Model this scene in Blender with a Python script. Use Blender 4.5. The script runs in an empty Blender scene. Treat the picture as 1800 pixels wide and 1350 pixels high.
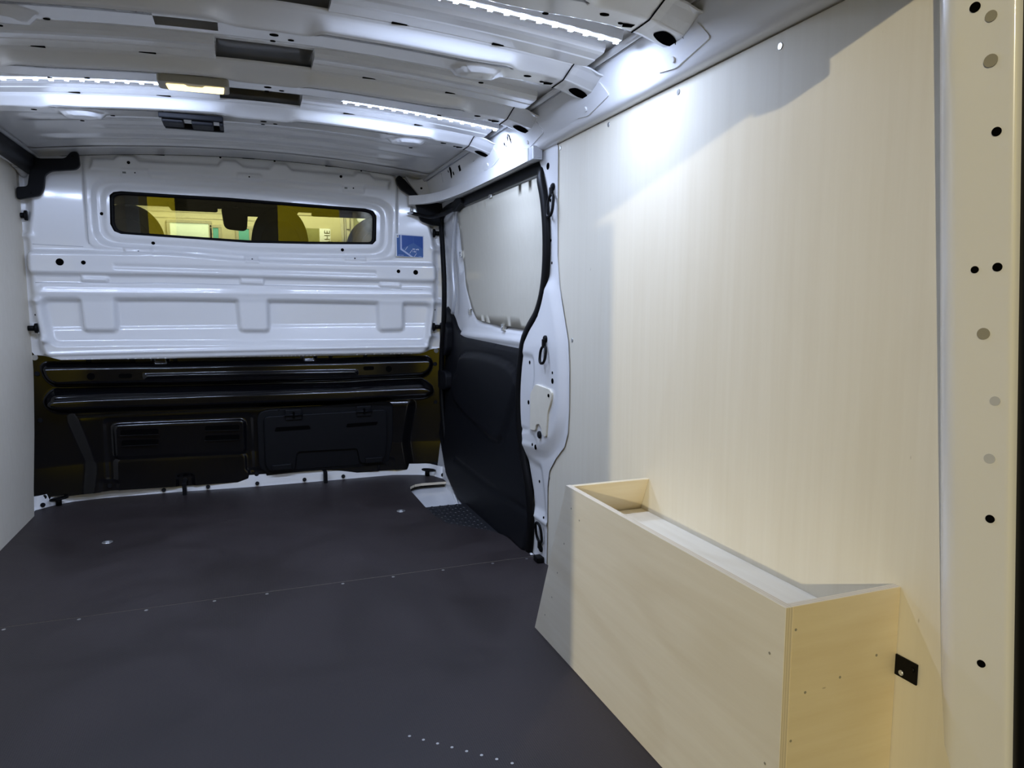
import bpy, bmesh, math, random
import numpy as np
from mathutils import Vector, Matrix
from mathutils.geometry import delaunay_2d_cdt

random.seed(7)
SC = bpy.context.scene
COL = SC.collection

# ------------------------------------------------------------------ camera
cam_data = bpy.data.cameras.new('camera')
cam_data.lens = 25.0
cam_data.sensor_width = 36.0
cam_data.clip_start = 0.02
cam = bpy.data.objects.new('camera', cam_data)
cam.location = (0.0, 0.0, 0.80)
cam.rotation_euler = (math.radians(90 - 6.39), 0.0, math.radians(-20.69))
COL.objects.link(cam)
SC.camera = cam

# ------------------------------------------------------------------ world, lights, exposure
world = bpy.data.worlds.new('hall_air')
SC.world = world
world.use_nodes = True
world.node_tree.nodes['Background'].inputs[0].default_value = (1.0, 0.93, 0.74, 1)
world.node_tree.nodes['Background'].inputs[1].default_value = 0.085
SC.view_settings.view_transform = 'Standard'
SC.view_settings.look = 'None'
SC.view_settings.exposure = 0.45
SC.view_settings.gamma = 1.0
SC.view_settings.use_curve_mapping = False
SC.cycles.use_denoising = True
SC.cycles.max_bounces = 10
SC.cycles.diffuse_bounces = 6
SC.cycles.sample_clamp_indirect = 6.0
LED_E = 1270.0
LED_SIDE = 14.0
LED_COL = (0.745, 0.90, 1.29)


def lamp(name, kind, loc, energy, color, size=0.1, target=None):
    d = bpy.data.lights.new(name, kind)
    d.energy = energy
    d.color = color
    if kind == 'AREA':
        d.size = size
    else:
        d.shadow_soft_size = size
    o = bpy.data.objects.new(name, d)
    o.location = loc
    if target is not None:
        o.rotation_euler = (Vector(target) - Vector(loc)).to_track_quat('-Z', 'Y').to_euler()
    COL.objects.link(o)
    return o


# the bright hall lamp behind and to the left of the open rear of the van
lamp('hall_lamp', 'POINT', (-4.50, -4.04, 2.235), 640, (1.0, 0.88, 0.59), 0.035)
# added unseen fill lights to brighten the hall walls ahead and behind
lamp('front_wall_fill', 'AREA', (0.3, 6.6, 3.3), 190, (1.0, 0.95, 0.72), 1.6, (0.3, 9.2, 1.5))
lamp('rear_wall_fill', 'AREA', (0.3, -3.0, 3.4), 56, (1.0, 0.92, 0.60), 1.4, (0.3, -6.0, 1.3))

# ------------------------------------------------------------------ materials
def nodes_of(m):
    m.use_nodes = True
    nt = m.node_tree
    return nt, nt.nodes, nt.links, nt.nodes['Principled BSDF']


def mat(name, col, rough=0.5, metal=0.0, coat=0.0, noise=0.0, scale=40.0, bump=0.0, bscale=300.0, emit=None, es=0.0, spec=0.5):
    m = bpy.data.materials.new(name)
    nt, N, L, b = nodes_of(m)
    b.inputs['Base Color'].default_value = (*col, 1)
    b.inputs['Roughness'].default_value = rough
    b.inputs['Metallic'].default_value = metal
    b.inputs['Coat Weight'].default_value = coat
    b.inputs['Coat Roughness'].default_value = 0.08
    b.inputs['Specular IOR Level'].default_value = spec
    if emit:
        b.inputs['Emission Color'].default_value = (*emit, 1)
        b.inputs['Emission Strength'].default_value = es
    tc = N.new('ShaderNodeTexCoord')
    if noise > 0:
        n = N.new('ShaderNodeTexNoise')
        n.inputs['Scale'].default_value = scale
        n.inputs['Detail'].default_value = 5
        mx = N.new('ShaderNodeMix'); mx.data_type = 'RGBA'
        mx.inputs[6].default_value = (*[max(0, c * (1 - noise)) for c in col], 1)
        mx.inputs[7].default_value = (*[min(1, c * (1 + noise)) for c in col], 1)
        L.new(tc.outputs['Object'], n.inputs['Vector'])
        L.new(n.outputs['Fac'], mx.inputs[0])
        L.new(mx.outputs[2], b.inputs['Base Color'])
    if bump > 0:
        n = N.new('ShaderNodeTexNoise')
        n.inputs['Scale'].default_value = bscale
        n.inputs['Detail'].default_value = 2
        bp = N.new('ShaderNodeBump')
        bp.inputs['Strength'].default_value = bump
        bp.inputs['Distance'].default_value = 0.002
        L.new(tc.outputs['Object'], n.inputs['Vector'])
        L.new(n.outputs['Fac'], bp.inputs['Height'])
        L.new(bp.outputs['Normal'], b.inputs['Normal'])
    return m


def ply_mat(name, c1, c2, grain, figure=0.35, rough=0.55):
    """pale poplar plywood: fine streaks along the grain, broad soft figure, a few flecks"""
    m = bpy.data.materials.new(name)
    nt, N, L, b = nodes_of(m)
    b.inputs['Roughness'].default_value = rough
    b.inputs['Specular IOR Level'].default_value = 0.35
    tc = N.new('ShaderNodeTexCoord')
    mp = N.new('ShaderNodeMapping'); mp.inputs['Scale'].default_value = grain
    L.new(tc.outputs['Object'], mp.inputs['Vector'])
    n1 = N.new('ShaderNodeTexNoise'); n1.inputs['Scale'].default_value = 6; n1.inputs['Detail'].default_value = 6
    n1.inputs['Roughness'].default_value = 0.65
    L.new(mp.outputs[0], n1.inputs['Vector'])
    mp2 = N.new('ShaderNodeMapping'); mp2.inputs['Scale'].default_value = [g * 0.13 + 0.35 for g in grain]
    L.new(tc.outputs['Object'], mp2.inputs['Vector'])
    n2 = N.new('ShaderNodeTexNoise'); n2.inputs['Scale'].default_value = 1.6; n2.inputs['Detail'].default_value = 2
    n2.inputs['Distortion'].default_value = 0.6
    L.new(mp2.outputs[0], n2.inputs['Vector'])
    wv = N.new('ShaderNodeMath'); wv.operation = 'MULTIPLY'; wv.inputs[1].default_value = 34
    L.new(n2.outputs['Fac'], wv.inputs[0])
    sn = N.new('ShaderNodeMath'); sn.operation = 'SINE'
    L.new(wv.outputs[0], sn.inputs[0])
    pw = N.new('ShaderNodeMapRange'); pw.inputs[1].default_value = 0.55; pw.inputs[2].default_value = 1.0
    pw.inputs[3].default_value = 0.0; pw.inputs[4].default_value = figure
    L.new(sn.outputs[0], pw.inputs[0])
    ad = N.new('ShaderNodeMath'); ad.operation = 'ADD'; ad.use_clamp = True
    mr = N.new('ShaderNodeMapRange'); mr.inputs[1].default_value = 0.3; mr.inputs[2].default_value = 0.75
    mr.inputs[3].default_value = 0.0; mr.inputs[4].default_value = 0.6
    L.new(n1.outputs['Fac'], mr.inputs[0])
    L.new(mr.outputs[0], ad.inputs[0]); L.new(pw.outputs[0], ad.inputs[1])
    mx = N.new('ShaderNodeMix'); mx.data_type = 'RGBA'
    mx.inputs[6].default_value = (*c1, 1); mx.inputs[7].default_value = (*c2, 1)
    L.new(ad.outputs[0], mx.inputs[0])
    # flecks
    mp3 = N.new('ShaderNodeMapping'); mp3.inputs['Scale'].default_value = [6 + 10 * (g > 2) for g in grain]
    L.new(tc.outputs['Object'], mp3.inputs['Vector'])
    vo = N.new('ShaderNodeTexVoronoi'); vo.inputs['Scale'].default_value = 1.0
    L.new(mp3.outputs[0], vo.inputs['Vector'])
    fl = N.new('ShaderNodeMapRange'); fl.inputs[1].default_value = 0.014; fl.inputs[2].default_value = 0.026
    fl.inputs[3].default_value = 0.55; fl.inputs[4].default_value = 0.0
    L.new(vo.outputs['Distance'], fl.inputs[0])
    mx2 = N.new('ShaderNodeMix'); mx2.data_type = 'RGBA'
    mx2.inputs[7].default_value = (c2[0] * 0.45, c2[1] * 0.4, c2[2] * 0.35, 1)
    L.new(fl.outputs[0], mx2.inputs[0]); L.new(mx.outputs[2], mx2.inputs[6])
    L.new(mx2.outputs[2], b.inputs['Base Color'])
    bp = N.new('ShaderNodeBump'); bp.inputs['Strength'].default_value = 0.12; bp.inputs['Distance'].default_value = 0.001
    L.new(n1.outputs['Fac'], bp.inputs['Height']); L.new(bp.outputs[0], b.inputs['Normal'])
    return m


def edge_mat(name, axis, period):
    """plywood edge: stacked veneers across the sheet's thickness"""
    m = bpy.data.materials.new(name)
    nt, N, L, b = nodes_of(m)
    b.inputs['Roughness'].default_value = 0.7
    tc = N.new('ShaderNodeTexCoord')
    w = N.new('ShaderNodeTexWave'); w.bands_direction = axis
    w.inputs['Scale'].default_value = 0.314 / period
    w.inputs['Distortion'].default_value = 0.5
    w.inputs['Detail'].default_value = 1
    L.new(tc.outputs['Object'], w.inputs['Vector'])
    cr = N.new('ShaderNodeValToRGB')
    cr.color_ramp.elements[0].color = (0.60, 0.52, 0.39, 1)
    cr.color_ramp.elements[1].color = (0.77, 0.69, 0.54, 1)
    L.new(w.outputs['Fac'], cr.inputs[0]); L.new(cr.outputs[0], b.inputs['Base Color'])
    return m


def floor_mat(name):
    """dark phenolic film plywood: fine anti-slip hexagon press, faint scuffs"""
    m = bpy.data.materials.new(name)
    nt, N, L, b = nodes_of(m)
    b.inputs['Specular IOR Level'].default_value = 0.35
    tc = N.new('ShaderNodeTexCoord')
    n = N.new('ShaderNodeTexNoise'); n.inputs['Scale'].default_value = 2.6; n.inputs['Detail'].default_value = 8
    n.inputs['Roughness'].default_value = 0.62; n.inputs['Distortion'].default_value = 0.8
    L.new(tc.outputs['Object'], n.inputs['Vector'])
    cr = N.new('ShaderNodeValToRGB')
    cr.color_ramp.elements[0].position = 0.35; cr.color_ramp.elements[0].color = (0.022, 0.0165, 0.0165, 1)
    cr.color_ramp.elements[1].position = 0.72; cr.color_ramp.elements[1].color = (0.038, 0.030, 0.0305, 1)
    L.new(n.outputs['Fac'], cr.inputs[0]); L.new(cr.outputs[0], b.inputs['Base Color'])
    mr = N.new('ShaderNodeMapRange'); mr.inputs[1].default_value = 0.3; mr.inputs[2].default_value = 0.7
    mr.inputs[3].default_value = 0.42; mr.inputs[4].default_value = 0.60
    L.new(n.outputs['Fac'], mr.inputs[0]); L.new(mr.outputs[0], b.inputs['Roughness'])
    vo = N.new('ShaderNodeTexVoronoi'); vo.inputs['Scale'].default_value = 240; vo.inputs['Randomness'].default_value = 0.1
    L.new(tc.outputs['Object'], vo.inputs['Vector'])
    bp = N.new('ShaderNodeBump'); bp.inputs['Strength'].default_value = 0.35; bp.inputs['Distance'].default_value = 0.0012
    L.new(vo.outputs['Distance'], bp.inputs['Height']); L.new(bp.outputs[0], b.inputs['Normal'])
    return m


M = {}
M['white'] = mat('white_body_paint', (0.80, 0.80, 0.80), 0.26, coat=0.55, noise=0.02, scale=3)
M['white_gloss'] = mat('white_roof_paint', (0.78, 0.78, 0.78), 0.22, coat=0.6, noise=0.02, scale=3)
M['black_paint'] = mat('black_satin_paint', (0.003, 0.003, 0.004), 0.13, noise=0.1, scale=8, spec=0.5)
M['black_plastic'] = mat('black_grained_plastic', (0.0055, 0.006, 0.008), 0.5, bump=0.25, bscale=900, noise=0.1, scale=10, spec=0.16)
M['rubber'] = mat('black_rubber', (0.003, 0.003, 0.0035), 0.5, noise=0.1, scale=30, spec=0.14)
M['hole'] = mat('hole_shadow_cavity', (0.003, 0.003, 0.003), 0.9, noise=0.1, spec=0.0)
M['steel'] = mat('zinc_steel', (0.62, 0.62, 0.60), 0.35, metal=0.9, noise=0.05, scale=60)
M['grey_steel'] = mat('grey_painted_steel', (0.52, 0.53, 0.55), 0.35, metal=0.3, noise=0.03)
M['ply_wall'] = ply_mat('poplar_plywood_upright_grain', (0.77, 0.725, 0.605), (0.70, 0.645, 0.515), (9, 9, 0.35), 0.18)
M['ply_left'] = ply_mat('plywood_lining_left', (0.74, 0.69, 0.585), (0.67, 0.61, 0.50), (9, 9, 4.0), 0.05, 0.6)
M['ply_box'] = ply_mat('poplar_plywood_long_grain', (0.82, 0.775, 0.66), (0.73, 0.67, 0.54), (9, 0.5, 9), 0.42)
M['ply_inner'] = ply_mat('poplar_plywood_inside', (0.80, 0.70, 0.50), (0.70, 0.58, 0.38), (0.6, 9, 9), 0.3)
M['edge_x'] = edge_mat('plywood_edge_x', 'X', 0.004)
M['edge_y'] = edge_mat('plywood_edge_y', 'Y', 0.004)
M['edge_z'] = edge_mat('plywood_edge_z', 'Z', 0.004)
M['floor'] = floor_mat('dark_phenolic_film')
M['led'] = mat('led_diode', (1, 1, 1), 0.4, emit=LED_COL, es=LED_E)
M['led_near'] = mat('led_diode_near', (1, 1, 1), 0.4, emit=LED_COL, es=LED_E * 0.82)
M['led_side'] = mat('led_diode_side', (1, 1, 1), 0.4, emit=LED_COL, es=LED_SIDE)
M['led_glow'] = mat('led_tape', (0.9, 0.9, 0.9), 0.4, emit=LED_COL, es=1.6)
M['warm_lens'] = mat('warm_lamp_lens', (0.9, 0.8, 0.5), 0.3, emit=(1.0, 0.80, 0.35), es=1.6)
M['lens_grey'] = mat('lamp_housing', (0.30, 0.28, 0.22), 0.4, noise=0.05)
M['blue_dark'] = mat('sticker_blue', (0.012, 0.075, 0.33), 0.35, noise=0.04, scale=20)
M['blue_mid'] = mat('sticker_blue_light', (0.05, 0.13, 0.36), 0.35, noise=0.04, scale=20)
M['blue_side'] = mat('sticker_blue_side', (0.025, 0.10, 0.32), 0.35, noise=0.04, scale=20)
M['sticker_white'] = mat('sticker_white', (0.80, 0.82, 0.86), 0.4, noise=0.03)
M['sticker_pale'] = mat('sticker_pale_blue', (0.45, 0.52, 0.72), 0.4, noise=0.03)
M['sticker_grey'] = mat('sticker_grey', (0.22, 0.23, 0.22), 0.5, noise=0.2, scale=200)
M['fabric'] = mat('dark_seat_fabric', (0.020, 0.021, 0.026), 0.8, noise=0.2, scale=120, bump=0.3, bscale=500)
M['headliner'] = mat('grey_headliner', (0.10, 0.095, 0.08), 0.9, noise=0.1, scale=80)
M['hall_cream'] = mat('cream_hall_wall', (0.72, 0.66, 0.42), 0.8, noise=0.03, scale=2)
M['hall_cream2'] = mat('cream_hall_trim', (0.60, 0.55, 0.36), 0.8, noise=0.03, scale=2)
M['hall_yellow'] = mat('yellow_hall_wall', (0.74, 0.65, 0.02), 0.7, noise=0.04, scale=2)
M['hall_grey'] = mat('grey_hall_doorway', (0.05, 0.05, 0.05), 0.8, noise=0.1, scale=3)
M['hall_floor'] = mat('grey_hall_floor', (0.05, 0.048, 0.045), 0.6, noise=0.08, scale=5)
M['day_pane'] = mat('daylit_window_pane', (0.7, 0.75, 0.6), 0.4, emit=(0.92, 1.0, 0.68), es=0.85)
M['teal_pane'] = mat('teal_window_pane', (0.1, 0.3, 0.25), 0.3, emit=(0.22, 0.80, 0.52), es=0.55)
M['olive_pane'] = mat('leafy_window_pane', (0.2, 0.2, 0.08), 0.4, noise=0.6, scale=14, emit=(0.35, 0.33, 0.08), es=0.35)
M['sign_white'] = mat('sign_white', (0.85, 0.85, 0.75), 0.5, emit=(1.0, 0.98, 0.75), es=0.55)
M['seam'] = mat('grey_seam_sealer', (0.50, 0.51, 0.54), 0.5, noise=0.05)
M['ivory'] = mat('ivory_cover_board', (0.70, 0.66, 0.55), 0.6, noise=0.06, scale=25)


def glass_mat(name, tint, refl):
    m = bpy.data.materials.new(name)
    m.use_nodes = True
    nt = m.node_tree
    for n in list(nt.nodes):
        nt.nodes.remove(n)
    out = nt.nodes.new('ShaderNodeOutputMaterial')
    tr = nt.nodes.new('ShaderNodeBsdfTransparent'); tr.inputs[0].default_value = (*tint, 1)
    gl = nt.nodes.new('ShaderNodeBsdfGlossy'); gl.inputs['Roughness'].default_value = 0.0
    fr = nt.nodes.new('ShaderNodeFresnel'); fr.inputs[0].default_value = refl
    mx = nt.nodes.new('ShaderNodeMixShader')
    nt.links.new(fr.outputs[0], mx.inputs[0]); nt.links.new(tr.outputs[0], mx.inputs[1]); nt.links.new(gl.outputs[0], mx.inputs[2])
    nt.links.new(mx.outputs[0], out.inputs[0])
    return m


M['glass'] = glass_mat('bulkhead_glass', (0.86, 0.88, 0.82), 2.0)
M['windscreen'] = glass_mat('windscreen_glass', (0.9, 0.93, 0.88), 1.45)


# ------------------------------------------------------------------ object helpers
def link(name, me, m, parent=None, smooth=False):
    mats = m if isinstance(m, (list, tuple)) else [m]
    for q in mats:
        me.materials.append(q)
    if smooth:
        me.polygons.foreach_set('use_smooth', [True] * len(me.polygons))
    o = bpy.data.objects.new(name, me)
    COL.objects.link(o)
    if parent is not None:
        o.parent = parent
        o.matrix_parent_inverse = Matrix.Translation(-parent.location)
    return o


def empty(name, loc):
    o = bpy.data.objects.new(name, None)
    o.location = loc
    o.empty_display_size = 0.05
    COL.objects.link(o)
    return o


def tag(o, label=None, cat=None, group=None, kind=None):
    if label: o['label'] = label
    if cat: o['category'] = cat
    if group: o['group'] = group
    if kind: o['kind'] = kind
    return o


def struct(o, label=None):
    o['kind'] = 'structure'
    if label: o['label'] = label
    return o


def mesh_from(name, verts, faces):
    me = bpy.data.meshes.new(name)
    me.from_pydata([tuple(map(float, v)) for v in verts], [], [tuple(map(int, f)) for f in faces])
    me.update()
    return me


def sdf(P, poly):
    """signed distance (negative inside) of points P (N,2) to polygon"""
    P = np.asarray(P, float); V = np.asarray(poly, float)
    d = np.full(len(P), 1e9); inside = np.zeros(len(P), bool)
    n = len(V)
    for i in range(n):
        a, b = V[i], V[(i + 1) % n]
        e = b - a
        w = P - a
        t = np.clip((w @ e) / max(e @ e, 1e-12), 0, 1)
        q = w - t[:, None] * e
        d = np.minimum(d, (q * q).sum(1))
        c = ((a[1] > P[:, 1]) != (b[1] > P[:, 1]))
        with np.errstate(divide='ignore', invalid='ignore'):
            xi = a[0] + (P[:, 1] - a[1]) * (e[0] / (e[1] if abs(e[1]) > 1e-12 else 1e-12))
        inside ^= c & (P[:, 0] < xi)
    d = np.sqrt(d)
    return np.where(inside, -d, d)


def step(P, poly, w, rnd=0.0):
    """1 inside the polygon, 0 outside, smooth wall of width w centred on the outline"""
    t = np.clip(0.5 - (sdf(P, poly) - rnd) / w, 0, 1)
    return t * t * (3 - 2 * t)


def dens(poly, s):
    out = []
    n = len(poly)
    for i in range(n):
        a = np.array(poly[i], float); b = np.array(poly[(i + 1) % n], float)
        k = max(1, int(np.ceil(np.linalg.norm(b - a) / s)))
        for j in range(k):
            out.append(a + (b - a) * j / k)
    return out


def rounded(poly, r, seg=4):
    """round the corners of a polygon"""
    out = []
    n = len(poly)
    for i in range(n):
        p0 = np.array(poly[i - 1], float); p1 = np.array(poly[i], float); p2 = np.array(poly[(i + 1) % n], float)
        a = p0 - p1; b = p2 - p1
        la, lb = np.linalg.norm(a), np.linalg.norm(b)
        k = min(r, 0.45 * la, 0.45 * lb)
        A = p1 + a / la * k; B_ = p1 + b / lb * k
        for j in range(seg + 1):
            t = j / seg
            out.append((1 - t) ** 2 * A + 2 * t * (1 - t) * p1 + t * t * B_)
    return [tuple(p) for p in out]


def sheet(name, outer, holes, s, fn, m, parent=None, thick=None, flip=False):
    """pressed sheet: a fine triangulation of a flat outline (with holes) mapped to space by fn(P)->(N,3)"""
    loops = [dens(outer, s)] + [dens(h, s) for h in holes]
    pts = []; edges = []
    for lp in loops:
        k = len(pts)
        pts += [tuple(p) for p in lp]
        edges += [(k + i, k + (i + 1) % len(lp)) for i in range(len(lp))]
    O = np.array(outer, float)
    gx = np.arange(O[:, 0].min() + s / 2, O[:, 0].max(), s)
    gy = np.arange(O[:, 1].min() + s / 2, O[:, 1].max(), s)
    G = np.array(np.meshgrid(gx, gy)).reshape(2, -1).T
    keep = sdf(G, outer) < -0.45 * s
    G = G[keep]
    for h in holes:
        G = G[sdf(G, h) > 0.45 * s]
    pts += [tuple(p) for p in G]
    r = delaunay_2d_cdt([Vector(p) for p in pts], edges, [], 0, 1e-6)
    V = np.array([tuple(v) for v in r[0]]); F = np.array([tuple(f) for f in r[2] if len(f) == 3])
    c = V[F].mean(1)
    ok = sdf(c, outer) < 0
    for h in holes:
        ok &= sdf(c, h) > 0
    F = F[ok]
    if flip:
        F = F[:, ::-1]
    W = fn(V)
    o = link(name, mesh_from(name, W, F), m, parent, True)
    if thick:
        md = o.modifiers.new('thickness', 'SOLIDIFY'); md.thickness = thick; md.offset = -1 if thick > 0 else 1
        md.thickness = abs(thick)
    return o


def prism(name, poly, d0, d1, pl, m, parent=None, bev=0.0, side=None, seg=2):
    """flat outline given a thickness: pl(u,v,d) -> point"""
    bm = bmesh.new()
    a = [bm.verts.new(pl(u, v, d0)) for u, v in poly]
    b = [bm.verts.new(pl(u, v, d1)) for u, v in poly]
    n = len(poly)
    bm.faces.new(a); bm.faces.new(b[::-1])
    for i in range(n):
        f = bm.faces.new((a[i], b[i], b[(i + 1) % n], a[(i + 1) % n]))
        if side: f.material_index = 1
    bmesh.ops.recalc_face_normals(bm, faces=bm.faces)
    if bev:
        bmesh.ops.bevel(bm, geom=[e for e in bm.edges if e.calc_face_angle(0) > 0.5], offset=bev, segments=seg, profile=0.5, affect='EDGES')
    me = bpy.data.meshes.new(name); bm.to_mesh(me); bm.free()
    return link(name, me, [m, side] if side else m, parent)


PX = lambda u, v, d: (d, u, v)          # outline in (y, z), thickness along x
PY = lambda u, v, d: (u, d, v)          # outline in (x, z), thickness along y
PZ = lambda u, v, d: (u, v, d)          # outline in (x, y), thickness along z


def rect(a, b, c, d):
    return [(a, b), (c, b), (c, d), (a, d)]


def boxm(name, x0, x1, y0, y1, z0, z1, m, parent=None, bev=0.003, seg=2):
    return prism(name, rect(x0, y0, x1, y1), z0, z1, PZ, m, parent, bev, None, seg)


def tube_mesh(name, path, r, n=10, closed=False, sx=1.0, sy=1.0, prof=None):
    P = [Vector(p) for p in path]
    k = len(P)
    verts = []; faces = []
    up = Vector((0, 0, 1)); prev = None
    if prof is None:
        prof = [(r * sx * math.cos(2 * math.pi * i / n), r * sy * math.sin(2 * math.pi * i / n)) for i in range(n)]
    n = len(prof)
    for i in range(k):
        if closed:
            t = (P[(i + 1) % k] - P[i - 1]).normalized()
        else:
            t = (P[min(i + 1, k - 1)] - P[max(i - 1, 0)]).normalized()
        if prev is None:
            a = up if abs(t.z) < 0.9 else Vector((1, 0, 0))
            u = (a - t * a.dot(t)).normalized()
        else:
            u = (prev - t * prev.dot(t)).normalized()
        prev = u
        w = t.cross(u)
        for px, py in prof:
            verts.append(P[i] + u * px + w * py)
    m_ = k if closed else k - 1
    for i in range(m_):
        for j in range(n):
            a = i * n + j; b = i * n + (j + 1) % n
            c = ((i + 1) % k) * n + (j + 1) % n; d = ((i + 1) % k) * n + j
            faces.append((a, b, c, d))
    if not closed:
        faces.append(tuple(range(n))[::-1]); faces.append(tuple(range((k - 1) * n, k * n)))
    return mesh_from(name, verts, faces)


def tube(name, path, r, m, parent=None, n=10, closed=False, sx=1.0, sy=1.0, prof=None, smooth=True):
    return link(name, tube_mesh(name, path, r, n, closed, sx, sy, prof), m, parent, smooth)


def smooth_path(pts, k=4):
    """Catmull-Rom through the points"""
    P = [Vector(p) for p in pts]
    out = []
    for i in range(len(P) - 1):
        p0 = P[max(i - 1, 0)]; p1 = P[i]; p2 = P[i + 1]; p3 = P[min(i + 2, len(P) - 1)]
        for j in range(k):
            t = j / k
            out.append(0.5 * ((2 * p1) + (p2 - p0) * t + (2 * p0 - 5 * p1 + 4 * p2 - p3) * t * t + (3 * p1 - p0 - 3 * p2 + p3) * t ** 3))
    out.append(P[-1])
    return out


def disc_mesh(name, r, h, n=20, bev=0.0, ex=1.0):
    """short cylinder along +Z from 0 to h"""
    prof = [(r, 0), (r, h - bev), (r - bev, h)] if bev else [(r, 0), (r, h)]
    verts = []; faces = []
    for rr, zz in prof:
        verts += [(rr * math.cos(2 * math.pi * i / n) * ex, rr * math.sin(2 * math.pi * i / n), zz) for i in range(n)]
    for q in range(len(prof) - 1):
        for i in range(n):
            faces.append((q * n + i, q * n + (i + 1) % n, (q + 1) * n + (i + 1) % n, (q + 1) * n + i))
    faces.append(tuple(range(n))[::-1]); faces.append(tuple(range((len(prof) - 1) * n, len(prof) * n)))
    return mesh_from(name, verts, faces)


_cache = {}


def disc(name, loc, normal, r, h, m, parent=None, bev=0.0, ex=1.0):
    """a disc (bolt head, plug, open hole) on a surface; alike discs share their mesh"""
    key = (name, round(r, 5), round(h, 5), m.name, bev, ex)
    if key not in _cache:
        me = disc_mesh(name, r, h, 18, bev, ex); me.materials.append(m); _cache[key] = me
    o = bpy.data.objects.new(name, _cache[key])
    COL.objects.link(o)
    o.matrix_world = Matrix.Translation(Vector(loc)) @ Vector(normal).to_track_quat('Z', 'Y').to_matrix().to_4x4()
    if parent is not None:
        o.parent = parent
        o.matrix_parent_inverse = Matrix.Translation(-parent.location)
    return o


def copy_tree(o, parent=None):
    c = o.copy(); COL.objects.link(c)
    if parent is not None: c.parent = parent
    for ch in [q for q in bpy.data.objects if q.parent == o]:
        copy_tree(ch, c)
    return c

# ================================================================== FLOOR
sub = struct(boxm('floor', -0.86, 0.95, 0.50, 3.34, -0.06, -0.030, M['white'], None, 0), 'white sheet metal load floor under dark boards')
front_edge = [(-0.787, 3.191), (-0.73, 3.25), (-0.674, 3.283), (-0.554, 3.300), (-0.261, 3.296), (0.004, 3.275), (0.295, 3.272), (0.636, 3.276), (0.75, 3.235), (0.807, 3.195), (0.838, 3.12)]
notch = [(0.838, 3.066), (0.724, 3.074), (0.690, 3.062), (0.664, 3.03), (0.652, 2.97), (0.651, 2.716)]
board_front = front_edge + notch + [(0.653, 2.597), (0.674, 2.467), (0.790, 2.333), (0.812, 2.300), (0.839, 2.195), (0.850, 2.083), (0.853, 2.0345), (-0.775, 2.0345)]
prism('floor_board', board_front, -0.0125, 0.0, PZ, [M['floor']][0], sub, 0.0008, M['edge_z'], 1)
prism('floor_board', [(-0.775, 2.0325), (0.853, 2.0325), (0.853, 0.56), (-0.775, 0.56)], -0.0125, 0.0, PZ, M['floor'], sub, 0.0008, M['edge_z'], 1)
# ribbed black step panel beside the sliding door
M['step'] = mat('black_step_plastic', (0.016, 0.0165, 0.019), 0.45, noise=0.1, scale=20, spec=0.4)
stp = boxm('step_panel', 0.655, 0.835, 2.335, 2.735, -0.028, -0.012, M['step'], sub, 0.003)
sv = []; sf = []
for i in range(9):
    for j in range(17):
        cx, cy = 0.668 + i * 0.017, 2.36 + j * 0.0225 + (i % 2) * 0.011
        k = len(sv); a = 0.7 if (i + j) % 2 else -0.7
        for dx, dy in ((-.006, -.0016), (.006, -.0016), (.006, .0016), (-.006, .0016)):
            sv.append((cx + dx * math.cos(a) - dy * math.sin(a), cy + dx * math.sin(a) + dy * math.cos(a), -0.0122))
        sv.append((cx, cy, -0.0095))
        sf += [(k, k + 1, k + 4), (k + 1, k + 2, k + 4), (k + 2, k + 3, k + 4), (k + 3, k, k + 4)]
o = link('tread_studs', mesh_from('tread_studs', sv, sf), M['step'], stp); o['kind'] = 'stuff'
for x, y in ((-0.457, 2.666), (0.549, 2.678)):
    disc('tie_down_cap', (x, y, -0.0005), (0, 0, 1), 0.017, 0.0016, M['steel'], sub, 0.0008)
    disc('tie_down_bolt', (x, y, 0.0005), (0, 0, 1), 0.007, 0.0022, M['grey_steel'], sub, 0.0006)
for x in (-0.583, -0.421, -0.267, -0.101, 0.034, 0.241, 0.387, 0.539, 0.698, 0.812):
    disc('floor_screw', (x, 2.018, -0.0005), (0, 0, 1), 0.0045, 0.0008, M['steel'], sub)
for i in range(8):
    disc('floor_screw', (0.261 + i * 0.0216, 1.232 - i * 0.0202, -0.0005), (0, 0, 1), 0.0028, 0.0007, M['steel'], sub)

# ================================================================== SIDE LININGS
ply_r = [(1.937, 1.238), (1.930, 1.247), (1.915, 1.250), (0.640, 1.248), (0.612, -0.012), (1.961, -0.012), (1.958, 0.12), (1.950, 0.146), (1.951, 0.22), (1.939, 0.294), (1.889, 0.348),
         (1.834, 0.392), (1.812, 0.44), (1.806, 0.50), (1.803, 0.60), (1.812, 0.697), (1.844, 0.776), (1.876, 0.857), (1.891, 0.938), (1.897, 1.177)]
wr = struct(prism('wall_right', ply_r, 0.854, 0.863, PX, M['ply_wall'], None, 0.001, M['edge_x'], 1), 'pale poplar plywood lining on right wall behind wooden box')
for y, z in ((1.877, 1.236), (1.594, 1.236), (1.296, 1.232), (0.999, 1.226), (1.788, 0.701), (1.939, 0.277)):
    disc('lining_screw', (0.8545, y, z), (-1, 0, 0), 0.006, 0.0018, M['steel'], wr, 0.0008)
ply_l = [(0.56, -0.012), (3.104, -0.012), (3.125, 0.10), (3.19, 0.30), (3.225, 0.45), (3.255, 0.60), (3.262, 0.745), (3.25, 0.92), (3.255, 1.03), (3.255, 1.24), (3.24, 1.300), (3.20, 1.322), (3.13, 1.326), (0.56, 1.318)]
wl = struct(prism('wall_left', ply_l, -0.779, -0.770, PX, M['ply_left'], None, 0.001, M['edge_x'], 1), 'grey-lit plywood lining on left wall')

# ================================================================== BULKHEAD
def Y0(x):
    return 3.305 - 0.07 * np.abs((x - 0.045) / 0.83) ** 4


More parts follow.
